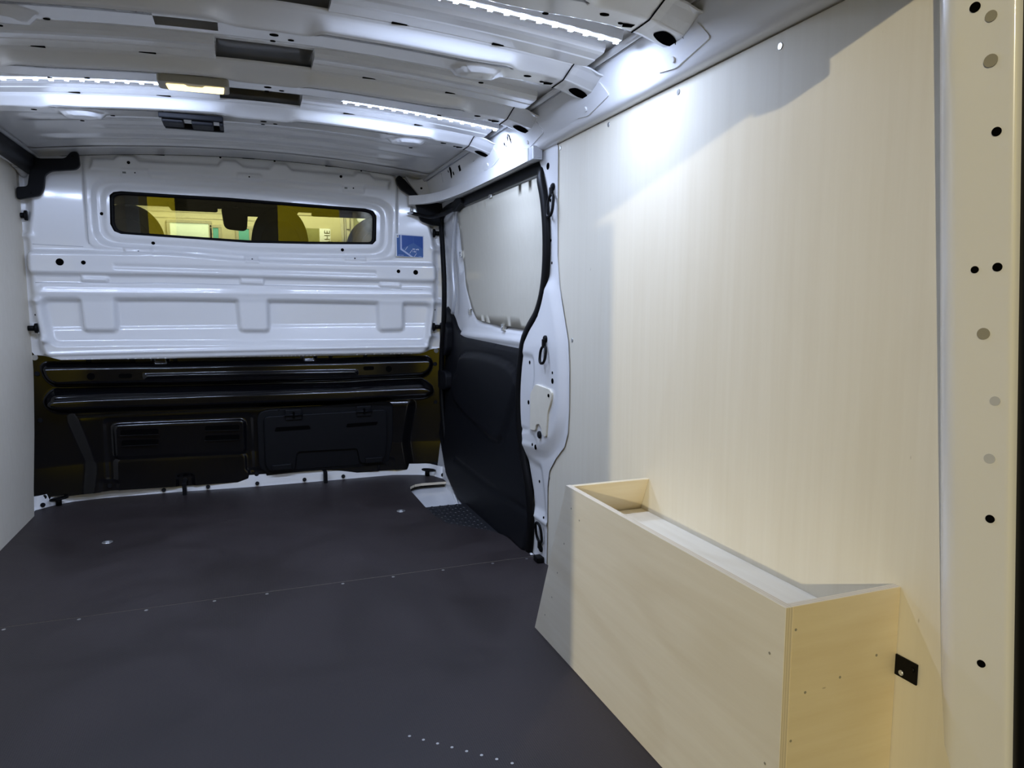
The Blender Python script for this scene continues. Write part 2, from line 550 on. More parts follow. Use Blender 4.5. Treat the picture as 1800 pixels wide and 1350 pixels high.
GLASS = [(-0.473, 1.23), (-0.459, 1.243), (-0.432, 1.248), (-0.039, 1.244), (0.334, 1.232), (0.532, 1.225), (0.566, 1.216), (0.581, 1.194), (0.577, 1.085), (0.561, 1.068), (0.281, 1.062), (0.038, 1.060), (-0.201, 1.070), (-0.441, 1.080), (-0.465, 1.090), (-0.477, 1.118)]
WINF = rounded([(-0.528, 1.292), (-0.037, 1.294), (0.336, 1.281), (0.645, 1.255), (0.636, 1.012), (0.279, 1.005), (0.043, 1.007), (-0.203, 1.025), (-0.528, 1.034)], 0.075, 6)
UPPER = rounded([(-0.556, 1.392), (-0.249, 1.405), (0.035, 1.407), (0.437, 1.402), (0.672, 1.375), (0.665, 1.006), (0.427, 0.998), (0.042, 1.000), (-0.556, 1.023)], 0.04, 4)
BODY = rounded([(-0.735, 1.43), (0.815, 1.43), (0.818, 1.16), (0.838, 1.08), (0.838, 0.80), (0.805, 0.57), (-0.725, 0.575), (-0.752, 0.80), (-0.752, 1.08), (-0.738, 1.16)], 0.05, 4)
BEAM = rounded([(-0.760, 1.000), (-0.268, 1.008), (0.042, 0.985), (0.426, 0.983), (0.845, 0.979), (0.845, 0.902), (0.424, 0.907), (-0.272, 0.918), (-0.760, 0.917)], 0.03, 4)
GROOVE = [(-0.468, 0.958), (0.018, 0.954), (0.569, 0.947), (0.569, 0.930), (0.017, 0.937), (-0.469, 0.943)]
TABS = [[(-0.583, 0.910), (-0.493, 0.907), (-0.496, 0.889), (-0.584, 0.890)], [(0.0, 0.909), (0.094, 0.908), (0.091, 0.884), (-0.001, 0.886)], [(0.586, 0.898), (0.681, 0.896), (0.678, 0.874), (0.586, 0.878)]]
UTABS = [[(-0.424, 1.329), (-0.326, 1.332), (-0.327, 1.305), (-0.425, 1.303)], [(0.003, 1.341), (0.099, 1.34), (0.098, 1.316), (0.002, 1.316)], [(0.433, 1.321), (0.527, 1.318), (0.526, 1.293), (0.432, 1.296)], [(-0.43, 1.025), (-0.331, 1.021), (-0.332, 1.003), (-0.431, 1.005)], [(0.019, 1.002), (0.075, 1.001), (0.074, 0.979), (0.019, 0.98)], [(0.432, 1.011), (0.528, 1.013), (0.527, 0.993), (0.431, 0.991)]]
RECESS = rounded([(-0.722, 0.818), (-0.277, 0.820), (0.322, 0.812), (0.818, 0.800), (0.793, 0.628), (0.317, 0.630), (-0.286, 0.640), (-0.698, 0.645)], 0.03, 4)
PADS = [rounded(p, 0.02, 3) for p in ([(-0.597, 0.87), (-0.476, 0.87), (-0.476, 0.692), (-0.590, 0.694)], [(-0.019, 0.87), (0.107, 0.87), (0.105, 0.684), (-0.011, 0.686)], [(0.578, 0.865), (0.694, 0.865), (0.690, 0.683), (0.582, 0.680)])]
RECTOP = rounded([(-0.728, 0.877), (0.826, 0.871), (0.835, 0.787), (0.807, 0.592), (-0.727, 0.600), (-0.745, 0.745)], 0.03, 3)
TOPSTEP = [(-0.52, 1.362), (-0.45, 1.366), (-0.43, 1.385), (-0.38, 1.386), (-0.36, 1.366), (-0.07, 1.37), (-0.05, 1.392), (0.0, 1.392), (0.03, 1.37), (0.13, 1.37), (0.15, 1.392), (0.2, 1.392), (0.22, 1.37), (0.48, 1.362), (0.50, 1.376), (0.55, 1.372), (0.57, 1.352), (0.64, 1.348), (0.63, 1.315), (-0.53, 1.325)]
DIMP = [(-0.406, 1.366), (-0.022, 1.374), (0.165, 1.374), (0.536, 1.356)]


def h_white(P):
    h = 0.040 * step(P, BODY, 0.032)
    h += 0.008 * step(P, UPPER, 0.010)
    h += 0.018 * step(P, TOPSTEP, 0.016)
    h -= 0.022 * step(P, WINF, 0.026)
    w2 = [(0.045 + (x - 0.045) * 0.945, 1.15 + (z - 1.15) * 0.82) for x, z in WINF]
    h += 0.010 * step(P, w2, 0.02)
    h += 0.028 * step(P, BEAM, 0.016)
    h -= 0.006 * step(P, GROOVE, 0.010)
    for t in TABS: h += 0.013 * step(P, t, 0.006)
    for t in UTABS: h += 0.010 * step(P, t, 0.006)
    h += 0.010 * step(P, RECTOP, 0.022)
    rc = step(P, RECESS, 0.022)
    pd = np.zeros(len(P))
    for p in PADS: pd = np.maximum(pd, step(P, p, 0.020))
    z = P[:, 1]
    ramp = np.clip((0.712 - z) / 0.012, 0, 1) * 0.006 + np.clip((0.70 - z) / 0.06, 0, 1) * 0.010
    h += rc * (-0.036 + ramp + pd * (0.033 - ramp))
    h += 0.010 * np.exp(-((z - 0.604) / 0.008) ** 2) * step(P, RECTOP, 0.05)
    h += 0.012 * np.clip((0.60 - z) / 0.02, 0, 1)
    h += 0.004 * np.exp(-((z - 0.845) / 0.010) ** 2) * step(P, RECTOP, 0.04)
    # little stiffening bumps along both flanges
    for cx, cz in ((-0.762, 1.06), (-0.742, 0.815), (-0.722, 0.662), (0.850, 1.05), (0.846, 0.81), (0.822, 0.655)):
        h += 0.018 * np.exp(-(((P[:, 0] - cx) / 0.020) ** 2 + ((z - cz) / 0.011) ** 2))
    return h


def h_at(x, z):
    return float(h_white(np.array([[x, z]]))[0])


LOW = [(-0.86, 0.64), (-0.779, 0.632), (-0.762, 0.604), (-0.71, 0.597), (-0.671, 0.584), (-0.289, 0.576), (0.415, 0.570), (0.763, 0.572), (0.82, 0.591), (0.866, 0.598), (0.93, 0.60)]
white_out = LOW + [(0.93, 1.425), (-0.86, 1.425)]
wf = struct(sheet('wall_front', white_out, [GLASS], 0.0055, lambda P: np.stack([P[:, 0], Y0(P[:, 0]) - h_white(P), P[:, 1]], 1), M['white'], None, None, False),
            'white pressed steel bulkhead with ribs and black lower half')


def nrm_of(h, x, z):
    e = 0.004
    q = h(np.array([[x + e, z], [x - e, z], [x, z + e], [x, z - e]]))
    gx = (q[0] - q[1]) / (2 * e) + 0.28 * ((x - 0.045) / 0.83) ** 3 / 0.83
    gz = (q[2] - q[3]) / (2 * e)
    return (-gx, -1.0, -gz)


def on_b(x, z, lift=0.0):
    return (x, float(Y0(np.array([x]))[0]) - h_at(x, z) - lift, z)


for (x, z), r in [((-0.648, 0.962), .0135), ((-0.571, 0.962), .008), ((0.667, 0.948), .008), ((0.743, 0.944), .011), ((-0.505, 1.157), .0065), ((-0.328, 1.049), .007), ((0.428, 1.041), .007),
                  ((-0.396, 1.356), .006), ((0.426, 1.353), .006), ((-0.376, 1.320), .0025), ((0.05, 1.328), .003), ((0.479, 1.308), .003), ((-0.381, 1.014), .003), ((0.049, 0.99), .003), ((0.479, 1.003), .003), ((-0.744, 0.76), .0035), ((0.838, 0.775), .0035)]:
    disc('press_hole', on_b(x, z, -0.0008), nrm_of(h_white, x, z), r, 0.0022, M['hole'], wf)
for x, z in ((-0.414, 1.320), (0.447, 1.309)):
    boxm('press_hole', x - .006, x + .006, on_b(x, z)[1] - .001, on_b(x, z)[1] + .004, z - .006, z + .006, M['sticker_grey'], wf, 0)
for x, z in ((-0.414, 1.396), (-0.059, 1.404), (0.154, 1.404), (0.516, 1.386)):
    disc('flange_bolt', on_b(x, z, -0.001), (0, -1, 0), 0.010, 0.003, M['white'], wf, 0.001)
    disc('press_hole', on_b(x, z, 0.002), (0, -1, 0), 0.0042, 0.0012, M['hole'], wf)
for x, z in ((0.853, 0.90), (0.853, 0.962)):
    disc('flange_bolt', on_b(x, z, -0.001), (0, -1, 0), 0.010, 0.004, M['white'], wf, 0.001)
# seam-sealed joints of the pressing
for pth in ([(-0.558, 1.345), (-0.555, 1.18), (-0.552, 1.025)], [(0.672, 1.36), (0.669, 1.18), (0.666, 1.008)], [(-0.735, 0.883), (-0.3, 0.887), (0.2, 0.880), (0.82, 0.866)], [(-0.735, 1.028), (-0.56, 1.025)]):
    pts = []
    for i in range(len(pth) - 1):
        for j in range(14):
            t = j / 14
            pts.append(on_b(pth[i][0] + (pth[i + 1][0] - pth[i][0]) * t, pth[i][1] + (pth[i + 1][1] - pth[i][1]) * t, 0.0003))
    tube('joint_seam', pts, 0.0011, M['seam'], wf, 5)

# ---- the black lower half
BEAM2 = rounded([(-0.740, 0.566), (-0.29, 0.551), (0.415, 0.546), (0.810, 0.550), (0.820, 0.522), (0.806, 0.486), (0.775, 0.466), (0.412, 0.456), (-0.294, 0.468), (-0.70, 0.482), (-0.728, 0.51)], 0.02, 3)
SLOTG = [(-0.382, 0.513), (0.475, 0.502), (0.475, 0.487), (-0.383, 0.499)]
SHELF = rounded([(-0.732, 0.418), (-0.71, 0.455), (-0.295, 0.445), (0.412, 0.436), (0.777, 0.442), (0.812, 0.414), (0.817, 0.392), (0.787, 0.374), (0.41, 0.360), (-0.299, 0.369), (-0.686, 0.380), (-0.722, 0.394)], 0.02, 3)
VENT = rounded([(-0.514, 0.308), (-0.008, 0.298), (-0.009, 0.150), (-0.514, 0.165)], 0.02, 4)
VENT0 = rounded([(-0.545, 0.330), (0.022, 0.320), (0.022, 0.068), (-0.010, 0.068), (-0.010, 0.145), (-0.515, 0.160), (-0.515, 0.075), (-0.545, 0.075)], 0.015, 3)
CORE = rounded([(-0.66, 0.36), (0.735, 0.35), (0.70, 0.16), (0.72, 0.0), (-0.62, 0.0), (-0.60, 0.15)], 0.03, 3)
TABPAD = [rounded(p, 0.012, 3) for p in ([(-0.571, 0.077), (-0.51, 0.075), (-0.508, 0.0), (-0.573, 0.0)], [(-0.287, 0.075), (-0.224, 0.074), (-0.222, 0.0), (-0.289, 0.0)], [(0.002, 0.075), (0.069, 0.075), (0.072, 0.0), (0.0, 0.0)], [(0.572, 0.08), (0.643, 0.081), (0.648, 0.0), (0.571, 0.0)])]
NOTCHES = [[(-0.355, 0.555), (-0.30, 0.554), (-0.30, 0.590), (-0.355, 0.59)], [(0.245, 0.549), (0.30, 0.549), (0.30, 0.59), (0.245, 0.59)]]


def h_black(P):
    z = P[:, 1]
    h = 0.036 * step(P, BEAM2, 0.018) + 0.010 * step(P, [(x, 0.508 + (z - 0.508) * 0.78) for x, z in BEAM2], 0.010) + 0.009 * step(P, SLOTG, 0.007)
    h += 0.060 * step(P, SHELF, 0.030) + 0.018 * step(P, [(x, 0.40 + (z - 0.40) * 0.62 - 0.006) for x, z in SHELF], 0.016)
    h += 0.012 * step(P, CORE, 0.05)
    h -= 0.005 * step(P, VENT0, 0.012)
    h += 0.010 * step(P, VENT, 0.014)
    h += np.clip((0.158 - z) / 0.14, 0, 1) * 0.010
    for p in TABPAD: h -= 0.006 * step(P, p, 0.008)
    for p in NOTCHES: h += 0.016 * step(P, p, 0.005)
    return h


def on_k(x, z, lift=0.0):
    return (x, float(Y0(np.array([x]))[0]) - float(h_black(np.array([[x, z]]))[0]) - lift, z)


BOT = [(-0.82, 0.022), (-0.748, 0.024), (-0.742, 0.038), (-0.702, 0.037), (-0.695, 0.030), (-0.639, 0.030), (-0.539, 0.034), (-0.337, 0.027), (0.005, 0.022), (0.299, 0.022), (0.584, 0.024), (0.76, 0.024), (0.765, 0.036), (0.80, 0.036), (0.806, 0.024), (0.90, 0.024)]
black_out = BOT + [(0.90, 0.604), (0.866, 0.603), (0.82, 0.596), (0.763, 0.577), (0.415, 0.576), (-0.289, 0.582), (-0.671, 0.590), (-0.71, 0.603), (-0.762, 0.610), (-0.82, 0.635)]
lp = sheet('lower_panel', black_out, [], 0.0055, lambda P: np.stack([P[:, 0], Y0(P[:, 0]) + 0.002 - h_black(P), P[:, 1]], 1), M['black_paint'], wf)
lp['label'] = 'black painted lower bulkhead panel'
for p in [[(-0.488, 0.284), (-0.349, 0.279), (-0.35, 0.259), (-0.489, 0.263)], [(-0.486, 0.241), (-0.351, 0.235), (-0.352, 0.216), (-0.488, 0.219)], [(-0.168, 0.28), (-0.03, 0.277), (-0.031, 0.256), (-0.169, 0.26)], [(-0.17, 0.238), (-0.032, 0.234), (-0.033, 0.213), (-0.171, 0.217)]]:
    q = rounded(p, 0.008, 3); yk = on_k(p[0][0], p[0][1])[1]
    prism('louvre_slot', q, yk - 0.0015, yk + 0.006, PY, M['hole'], lp)
    lip = [(p[3][0] - .002, p[3][1] - .003), (p[2][0] + .002, p[2][1] - .003), (p[2][0] + .002, p[2][1] + .001), (p[3][0] - .002, p[3][1] + .001)]
    prism('louvre_lip', lip, yk - 0.007, yk + 0.004, PY, M['black_paint'], lp, 0.001)
for x, z in ((-0.759, 0.53), (-0.761, 0.346), (-0.765, 0.040), (-0.54, 0.054), (-0.257, 0.051), (0.032, 0.052), (0.323, 0.050), (0.608, 0.058), (0.834, 0.044), (0.84, 0.521), (0.84, 0.34), (-0.587, 0.577), (-0.431, 0.574), (-0.272, 0.571), (0.368, 0.566), (0.523, 0.566), (0.675, 0.566)):
    disc('panel_bolt', on_k(x, z, -0.002), nrm_of(h_black, x, z), 0.0095, 0.007, M['black_plastic'], lp, 0.002)
for x, z in ((-0.762, 0.594), (0.845, 0.584)):
    b_ = disc('washer_bolt', on_k(x, z, -0.001), (0, -1, 0), 0.011, 0.005, M['steel'], lp, 0.001)
    b_['label'] = 'bright zinc bolt'
for x, z in ((-0.575, 0.514), (0.62, 0.505)):
    disc('beam_hole', on_k(x, z, -0.002), (0, -1, 0), 0.014, 0.003, M['hole'], lp)
for x in (-0.455, 0.53):
    prism('beam_slot', rounded(rect(x - .024, .502, x + .024, .519), .008, 3), on_k(x, .51)[1] - .001, on_k(x, .51)[1] + .006, PY, M['hole'], lp)
for x in (-0.257, 0.323):
    boxm('drop_strap', x - .008, x + .008, 3.225, 3.262, 0.0, 0.052, M['black_plastic'], lp, 0.002)

# hatch in the lower half (through-loading flap)
YH = 3.272
hf = prism('hatch_frame', rounded([(0.043, 0.338), (0.617, 0.352), (0.642, 0.34), (0.640, 0.174), (0.618, 0.070), (0.598, 0.052), (0.3, 0.050), (0.09, 0.052), (0.043, 0.080)], 0.05, 5), YH, YH + 0.02, PY, M['black_plastic'], wf, 0.004)
HATCH = rounded([(0.070, 0.312), (0.307, 0.314), (0.610, 0.316), (0.608, 0.149), (0.593, 0.074), (0.482, 0.068), (0.476, 0.116), (0.469, 0.140), (0.208, 0.144), (0.200, 0.118), (0.195, 0.063), (0.090, 0.063), (0.070, 0.09)], 0.022, 4)
hatch = prism('hatch_flap', HATCH, YH - 0.014, YH, PY, M['black_plastic'], wf, 0.004)
hatch['label'] = 'black plastic through-loading flap'
for p in ([(0.16, 0.337), (0.231, 0.339), (0.23, 0.292), (0.159, 0.290)], [(0.471, 0.340), (0.538, 0.340), (0.537, 0.295), (0.47, 0.293)]):
    x0, x1 = p[0][0], p[1][0]
    boxm('hinge', x0, x1, YH - 0.022, YH - 0.004, 0.291, 0.338, M['black_plastic'], hatch, 0.003)
    tube('hinge_pin', [(x0 - 0.003, YH - 0.025, 0.314), (x1 + 0.003, YH - 0.025, 0.314)], 0.006, M['black_plastic'], hatch, 8)
    boxm('hinge_slot', (x0 + x1) / 2 - .004, (x0 + x1) / 2 + .004, YH - 0.033, YH - 0.02, 0.302, 0.328, M['hole'], hatch, 0.001)
for p in ([(0.119, 0.262), (0.261, 0.262), (0.268, 0.245), (0.113, 0.243)], [(0.428, 0.260), (0.568, 0.261), (0.562, 0.246), (0.422, 0.243)]):
    prism('flap_slot', rounded(p, 0.006, 3), YH - 0.0155, YH - 0.008, PY, M['hole'], hatch)
prism('pull_recess', rounded([(0.291, 0.200), (0.398, 0.198), (0.394, 0.122), (0.279, 0.124)], 0.01, 3), YH - 0.003, YH + 0.004, PY, M['hole'], hatch)
prism('pull_plate', rounded([(0.205, 0.146), (0.470, 0.142), (0.480, 0.062), (0.196, 0.062)], 0.01, 3), YH - 0.004, YH + 0.01, PY, M['black_plastic'], hatch, 0.002)
for x0, x1 in ((0.095, 0.180), (0.505, 0.585)):
    boxm('flap_foot', x0, x1, YH - 0.024, YH - 0.006, 0.070, 0.096, M['black_plastic'], hatch, 0.004)
for x, z in ((0.136, .338), (0.258, .341), (0.45, .343), (0.556, .344)):
    disc('frame_rivet', (x, YH, z), (0, -1, 0), 0.005, 0.003, M['black_plastic'], hf, 0.001)

# white foot flange of the bulkhead, with studs
fl_v = []; fl_f = []
for i in range(90):
    x = -0.80 + i * (1.66 / 89)
    yb = float(np.interp(x, [p[0] for p in front_edge], [p[1] for p in front_edge]))
    yw = float(Y0(np.array([x]))[0]) - 0.030
    yt = max(yb + 0.003, min(yw, yb + 0.02))
    fl_v += [(x, yb - 0.012, -0.02), (x, yb + 0.001, -0.004), (x, yt, 0.012), (x, yt + 0.012, 0.050)]
for i in range(89):
    for j in range(3):
        a = i * 4 + j
        fl_f.append((a, a + 4, a + 5, a + 1))
fl = link('foot_flange', mesh_from('foot_flange', fl_v, fl_f), M['white'], wf, True)
for x in (-0.765, -0.342, -0.168, 0.033, 0.234, 0.406, 0.842):
    yb = float(np.interp(x, [p[0] for p in front_edge], [p[1] for p in front_edge]))
    yw = float(Y0(np.array([x]))[0]) - 0.030
    disc('flange_stud', (x, max(yb + 0.003, min(yw, yb + 0.02)) - 0.001, 0.013), (0, -0.95, 0.25), 0.0085, 0.008, M['black_plastic'], fl, 0.002)
for x in (-0.492, 0.584):
    yb = float(np.interp(x, [p[0] for p in front_edge], [p[1] for p in front_edge]))
    tube('joint_seam', [(x, yb, -0.003), (x, yb + 0.014, 0.016)], 0.001, M['seam'], fl, 5)

# ---- window in the bulkhead
gy = float(Y0(np.array([0.0]))[0]) - 0.022
TILT = math.tan(math.radians(3.7))
win = struct(prism('window_1', GLASS, gy + 0.008, gy + 0.011, lambda u, v, d: (u, d - (v - 1.15) * TILT, v), M['glass'], None, 0), 'long low bulkhead window with black rubber seal, cab visible behind')
gl = rounded([(p[0], p[1]) for p in GLASS], 0.02, 3)
gp = [(x, float(Y0(np.array([x]))[0]) - h_at(x, z) - 0.002, z) for x, z in [(0.053 + (a - 0.053) * 0.993, 1.152 + (b - 1.152) * 0.955) for a, b in dens(gl, 0.02)]]
gp = [(x, gy + 0.004 - (z - 1.15) * TILT, z) for x, y, z in gp]
tube('window_seal', gp, 0.0085, M['rubber'], win, 8, True)

# ---- blue sticker
lab = tag(empty('sticker', (0.722, on_b(0.722, 1.06)[1], 1.012)), 'blue and white information sticker beside the bulkhead window', 'sticker')
ly = min(on_b(x, z)[1] for x in (0.66, 0.72, 0.786) for z in (1.015, 1.06, 1.112)) - 0.0006
prism('backing', [(0.657, 1.116), (0.787, 1.111), (0.786, 1.010), (0.658, 1.016)], ly - 0.0006, ly + 0.0004, PY, M['sticker_white'], lab)
LP = lambda u, v: (0.6625 + u * 0.120, 1.0165 + v * 0.094 - u * 0.004)      # u right, v up in the printed area


def ink(name, pts, m, lv):
    prism(name, [LP(u, v) for u, v in pts], ly - 0.0008 - lv * 0.0002, ly - 0.0006, PY, m, lab)


ink('printed_field', [(0, 0), (1, 0), (1, 1), (0, 1)], M['blue_side'], 0)
ink('printed_field', [(0.19, 1), (1, 1), (1, 0.40), (0.63, 0.67), (0.19, 0.38)], M['blue_dark'], 1)
ink('printed_field', [(0.19, 0.36), (0.63, 0.665), (1, 0.395), (1, 0), (0.62, 0), (0.19, 0.33)], M['blue_mid'], 1)
ink('printed_line', [(0.13, 1), (0.19, 1), (0.19, 0.36), (0.62, 0.0), (0.52, 0.0), (0.13, 0.31)], M['sticker_pale'], 2)
ink('printed_line', [(0.622, 1), (0.638, 1), (0.638, 0.67), (0.622, 0.67)], M['blue_mid'], 2)
for u, v in ((0.36, 0.39), (0.53, 0.245), (0.70, 0.095)):
    ink('printed_dash', [(u - .052, v - .085), (u - .036, v - .085), (u + .056, v + .085), (u + .040, v + .085)], M['sticker_white'], 3)
ink('printed_corner', [(0.0, 0.87), (0.075, 0.87), (0.075, 1.0), (0.0, 1.0)], M['sticker_white'], 3)
ink('printed_corner', [(0.004, 0.90), (0.055, 0.90), (0.055, 0.985), (0.004, 0.985)], M['sticker_grey'], 4)
for u0, u1, v0, v1 in ((.60, .63, .345, .395), (.64, .665, .345, .395), (.675, .69, .345, .395), (.725, .76, .335, .375), (.765, .78, .335, .395), (.79, .805, .36, .40), (.81, .835, .33, .39), (.605, .617, .22, .29), (.655, .672, .22, .29), (.685, .697, .22, .29), (.71, .73, .22, .27)):
    ink('printed_glyph', [(u0, v0), (u1, v0), (u1, v1), (u0, v1)], M['sticker_white'], 3)
for i in range(9):
    u = 0.05 + i * 0.022 + (0.01 if i > 3 else 0)
    ink('printed_glyph', [(u, .03), (u + .014, .03), (u + .014, .062), (u, .062)], M['sticker_pale'], 2)
for i in range(6):
    u = 0.83 + i * 0.02
    ink('printed_glyph', [(u, .03), (u + .012, .03), (u + .012, .055), (u, .055)], M['sticker_pale'], 2)

# ---- rubber stop buffers on the bulkhead flanges
for i, (x, z, sgn, lb) in enumerate(((-0.752, 1.135, -1, 'black rubber stop buffer on the left bulkhead flange, level with the window'), (-0.742, 0.709, -1, 'black rubber stop buffer at the left end of the bulkhead, above the black half'),
                                     (0.836, 1.124, 1, 'black rubber stop buffer right of the blue sticker, level with the window'), (0.828, 0.696, 1, 'black rubber stop buffer at the right end of the bulkhead, near the door'))):
    y = on_b(x, z)[1] - 0.018
    e = tag(empty('stop_buffer', (x, y, z)), lb, 'buffer', 'stop buffers at the bulkhead ends')
    tube('shank', [(x + sgn * 0.002, y, z), (x + sgn * 0.036, y + 0.004, z)], 0.010, M['rubber'], e, 12)
    tube('cap', [(x - 0.004, y, z), (x + 0.004, y, z)], 0.019, M['rubber'], e, 14)
    boxm('mounting_plate', x + sgn * 0.0 - 0.02, x + sgn * 0.0 + 0.02, y + 0.013, y + 0.02, z - 0.022, z + 0.022, M['white'], e, 0.002)

# ================================================================== ROOF
def zs(x):
    return 1.390 - 0.055 * ((np.asarray(x, float) - 0.045) / 0.8) ** 2


RIBS = [1.160, 1.545, 1.930, 2.300]


def skin(P):
    x, y = P[:, 0], P[:, 1]
    z = zs(x) + 0.022
    # pressed beads running across the roof between the ribs
    for yc, w, x0, x1, a in ((1.80, 0.020, -0.52, 0.62, .0035), (1.855, 0.02, -0.6, 0.68, .004), (2.155, 0.012, -0.5, 0.6, .003), (2.52, 0.018, -0.58, 0.68, .005), (2.66, 0.03, -0.60, 0.62, .006), (2.80, 0.018, -0.42, 0.70, .005), (2.94, 0.03, -0.60, 0.60, .006), (3.08, 0.018, -0.5, 0.6, .004), (1.43, .02, -.5, .6, .002)):
        e = 1 / (1 + np.exp(-(x - x0) / 0.012)) / (1 + np.exp((x - x1) / 0.012))
        z -= a * np.exp(-((y - yc) / w) ** 4) * e
    return np.stack([x, y, z], 1)


ceil = struct(sheet('ceiling', rect(-0.705, 0.54, 0.795, 3.262), [rect(-0.032, y - 0.088, 0.184, y + 0.012) for y in RIBS], 0.013, skin, M['white_gloss'], None), 'white painted bare roof skin of the van')
roof_v = [(-0.98, 0.5, 1.47), (1.07, 0.5, 1.47), (1.07, 3.6, 1.47), (-0.98, 3.6, 1.47)]
prism('outer_skin', rect(-0.98, 0.50, 1.07, 3.45), 1.468, 1.472, PZ, M['white_gloss'], ceil)
# edge beads where the skin is folded to the side rails
for xe, s_ in ((0.790, 1), (-0.700, -1)):
    tube('edge_bead', [(xe, 0.55, float(zs(xe)) + 0.013), (xe, 3.24, float(zs(xe)) + 0.013)], 0.0075, M['white_gloss'], ceil, 10)
tube('edge_seam', [(0.799, 0.55, 1.350), (0.799, 3.24, 1.350)], 0.0022, M['seam'], ceil, 6)
# joint with the bulkhead top
pts = [(x, 3.236, float(zs(x)) + 0.015) for x in np.linspace(-0.69, 0.785, 40)]
tube('front_seam', pts, 0.0022, M['hole'], ceil, 6)
fh_v = []; fh_f = []
for i, x in enumerate(np.linspace(-0.70, 0.79, 40)):
    z = float(zs(x))
    fh_v += [(x, 3.10, z + 0.0185), (x, 3.228, z + 0.013), (x, 3.232, z + 0.020)]
for i in range(39):
    for j in range(2):
        a = i * 3 + j
        fh_f.append((a, a + 1, a + 4, a + 3))
link('front_header', mesh_from('front_header', fh_v, fh_f), M['white_gloss'], ceil, True)
for x in (-0.29, 0.05, 0.385):
    boxm('seam_slot', x - .024, x + .024, 3.232, 3.240, float(zs(x)) + .012, float(zs(x)) + .019, M['hole'], ceil, 0.001)

sm = lambda t: np.clip(t, 0, 1) ** 2 * (3 - 2 * np.clip(t, 0, 1))


def wide(x):
    """how far the bright front face of a rib is widened (0 narrow .. 1 wide)"""
    c = sm((x + 0.055) / 0.075) * sm((0.185 - x) / 0.035)
    r = sm((x - 0.585) / 0.045)
    l = sm((-0.455 - x) / 0.045)
    return max(c, r, l)


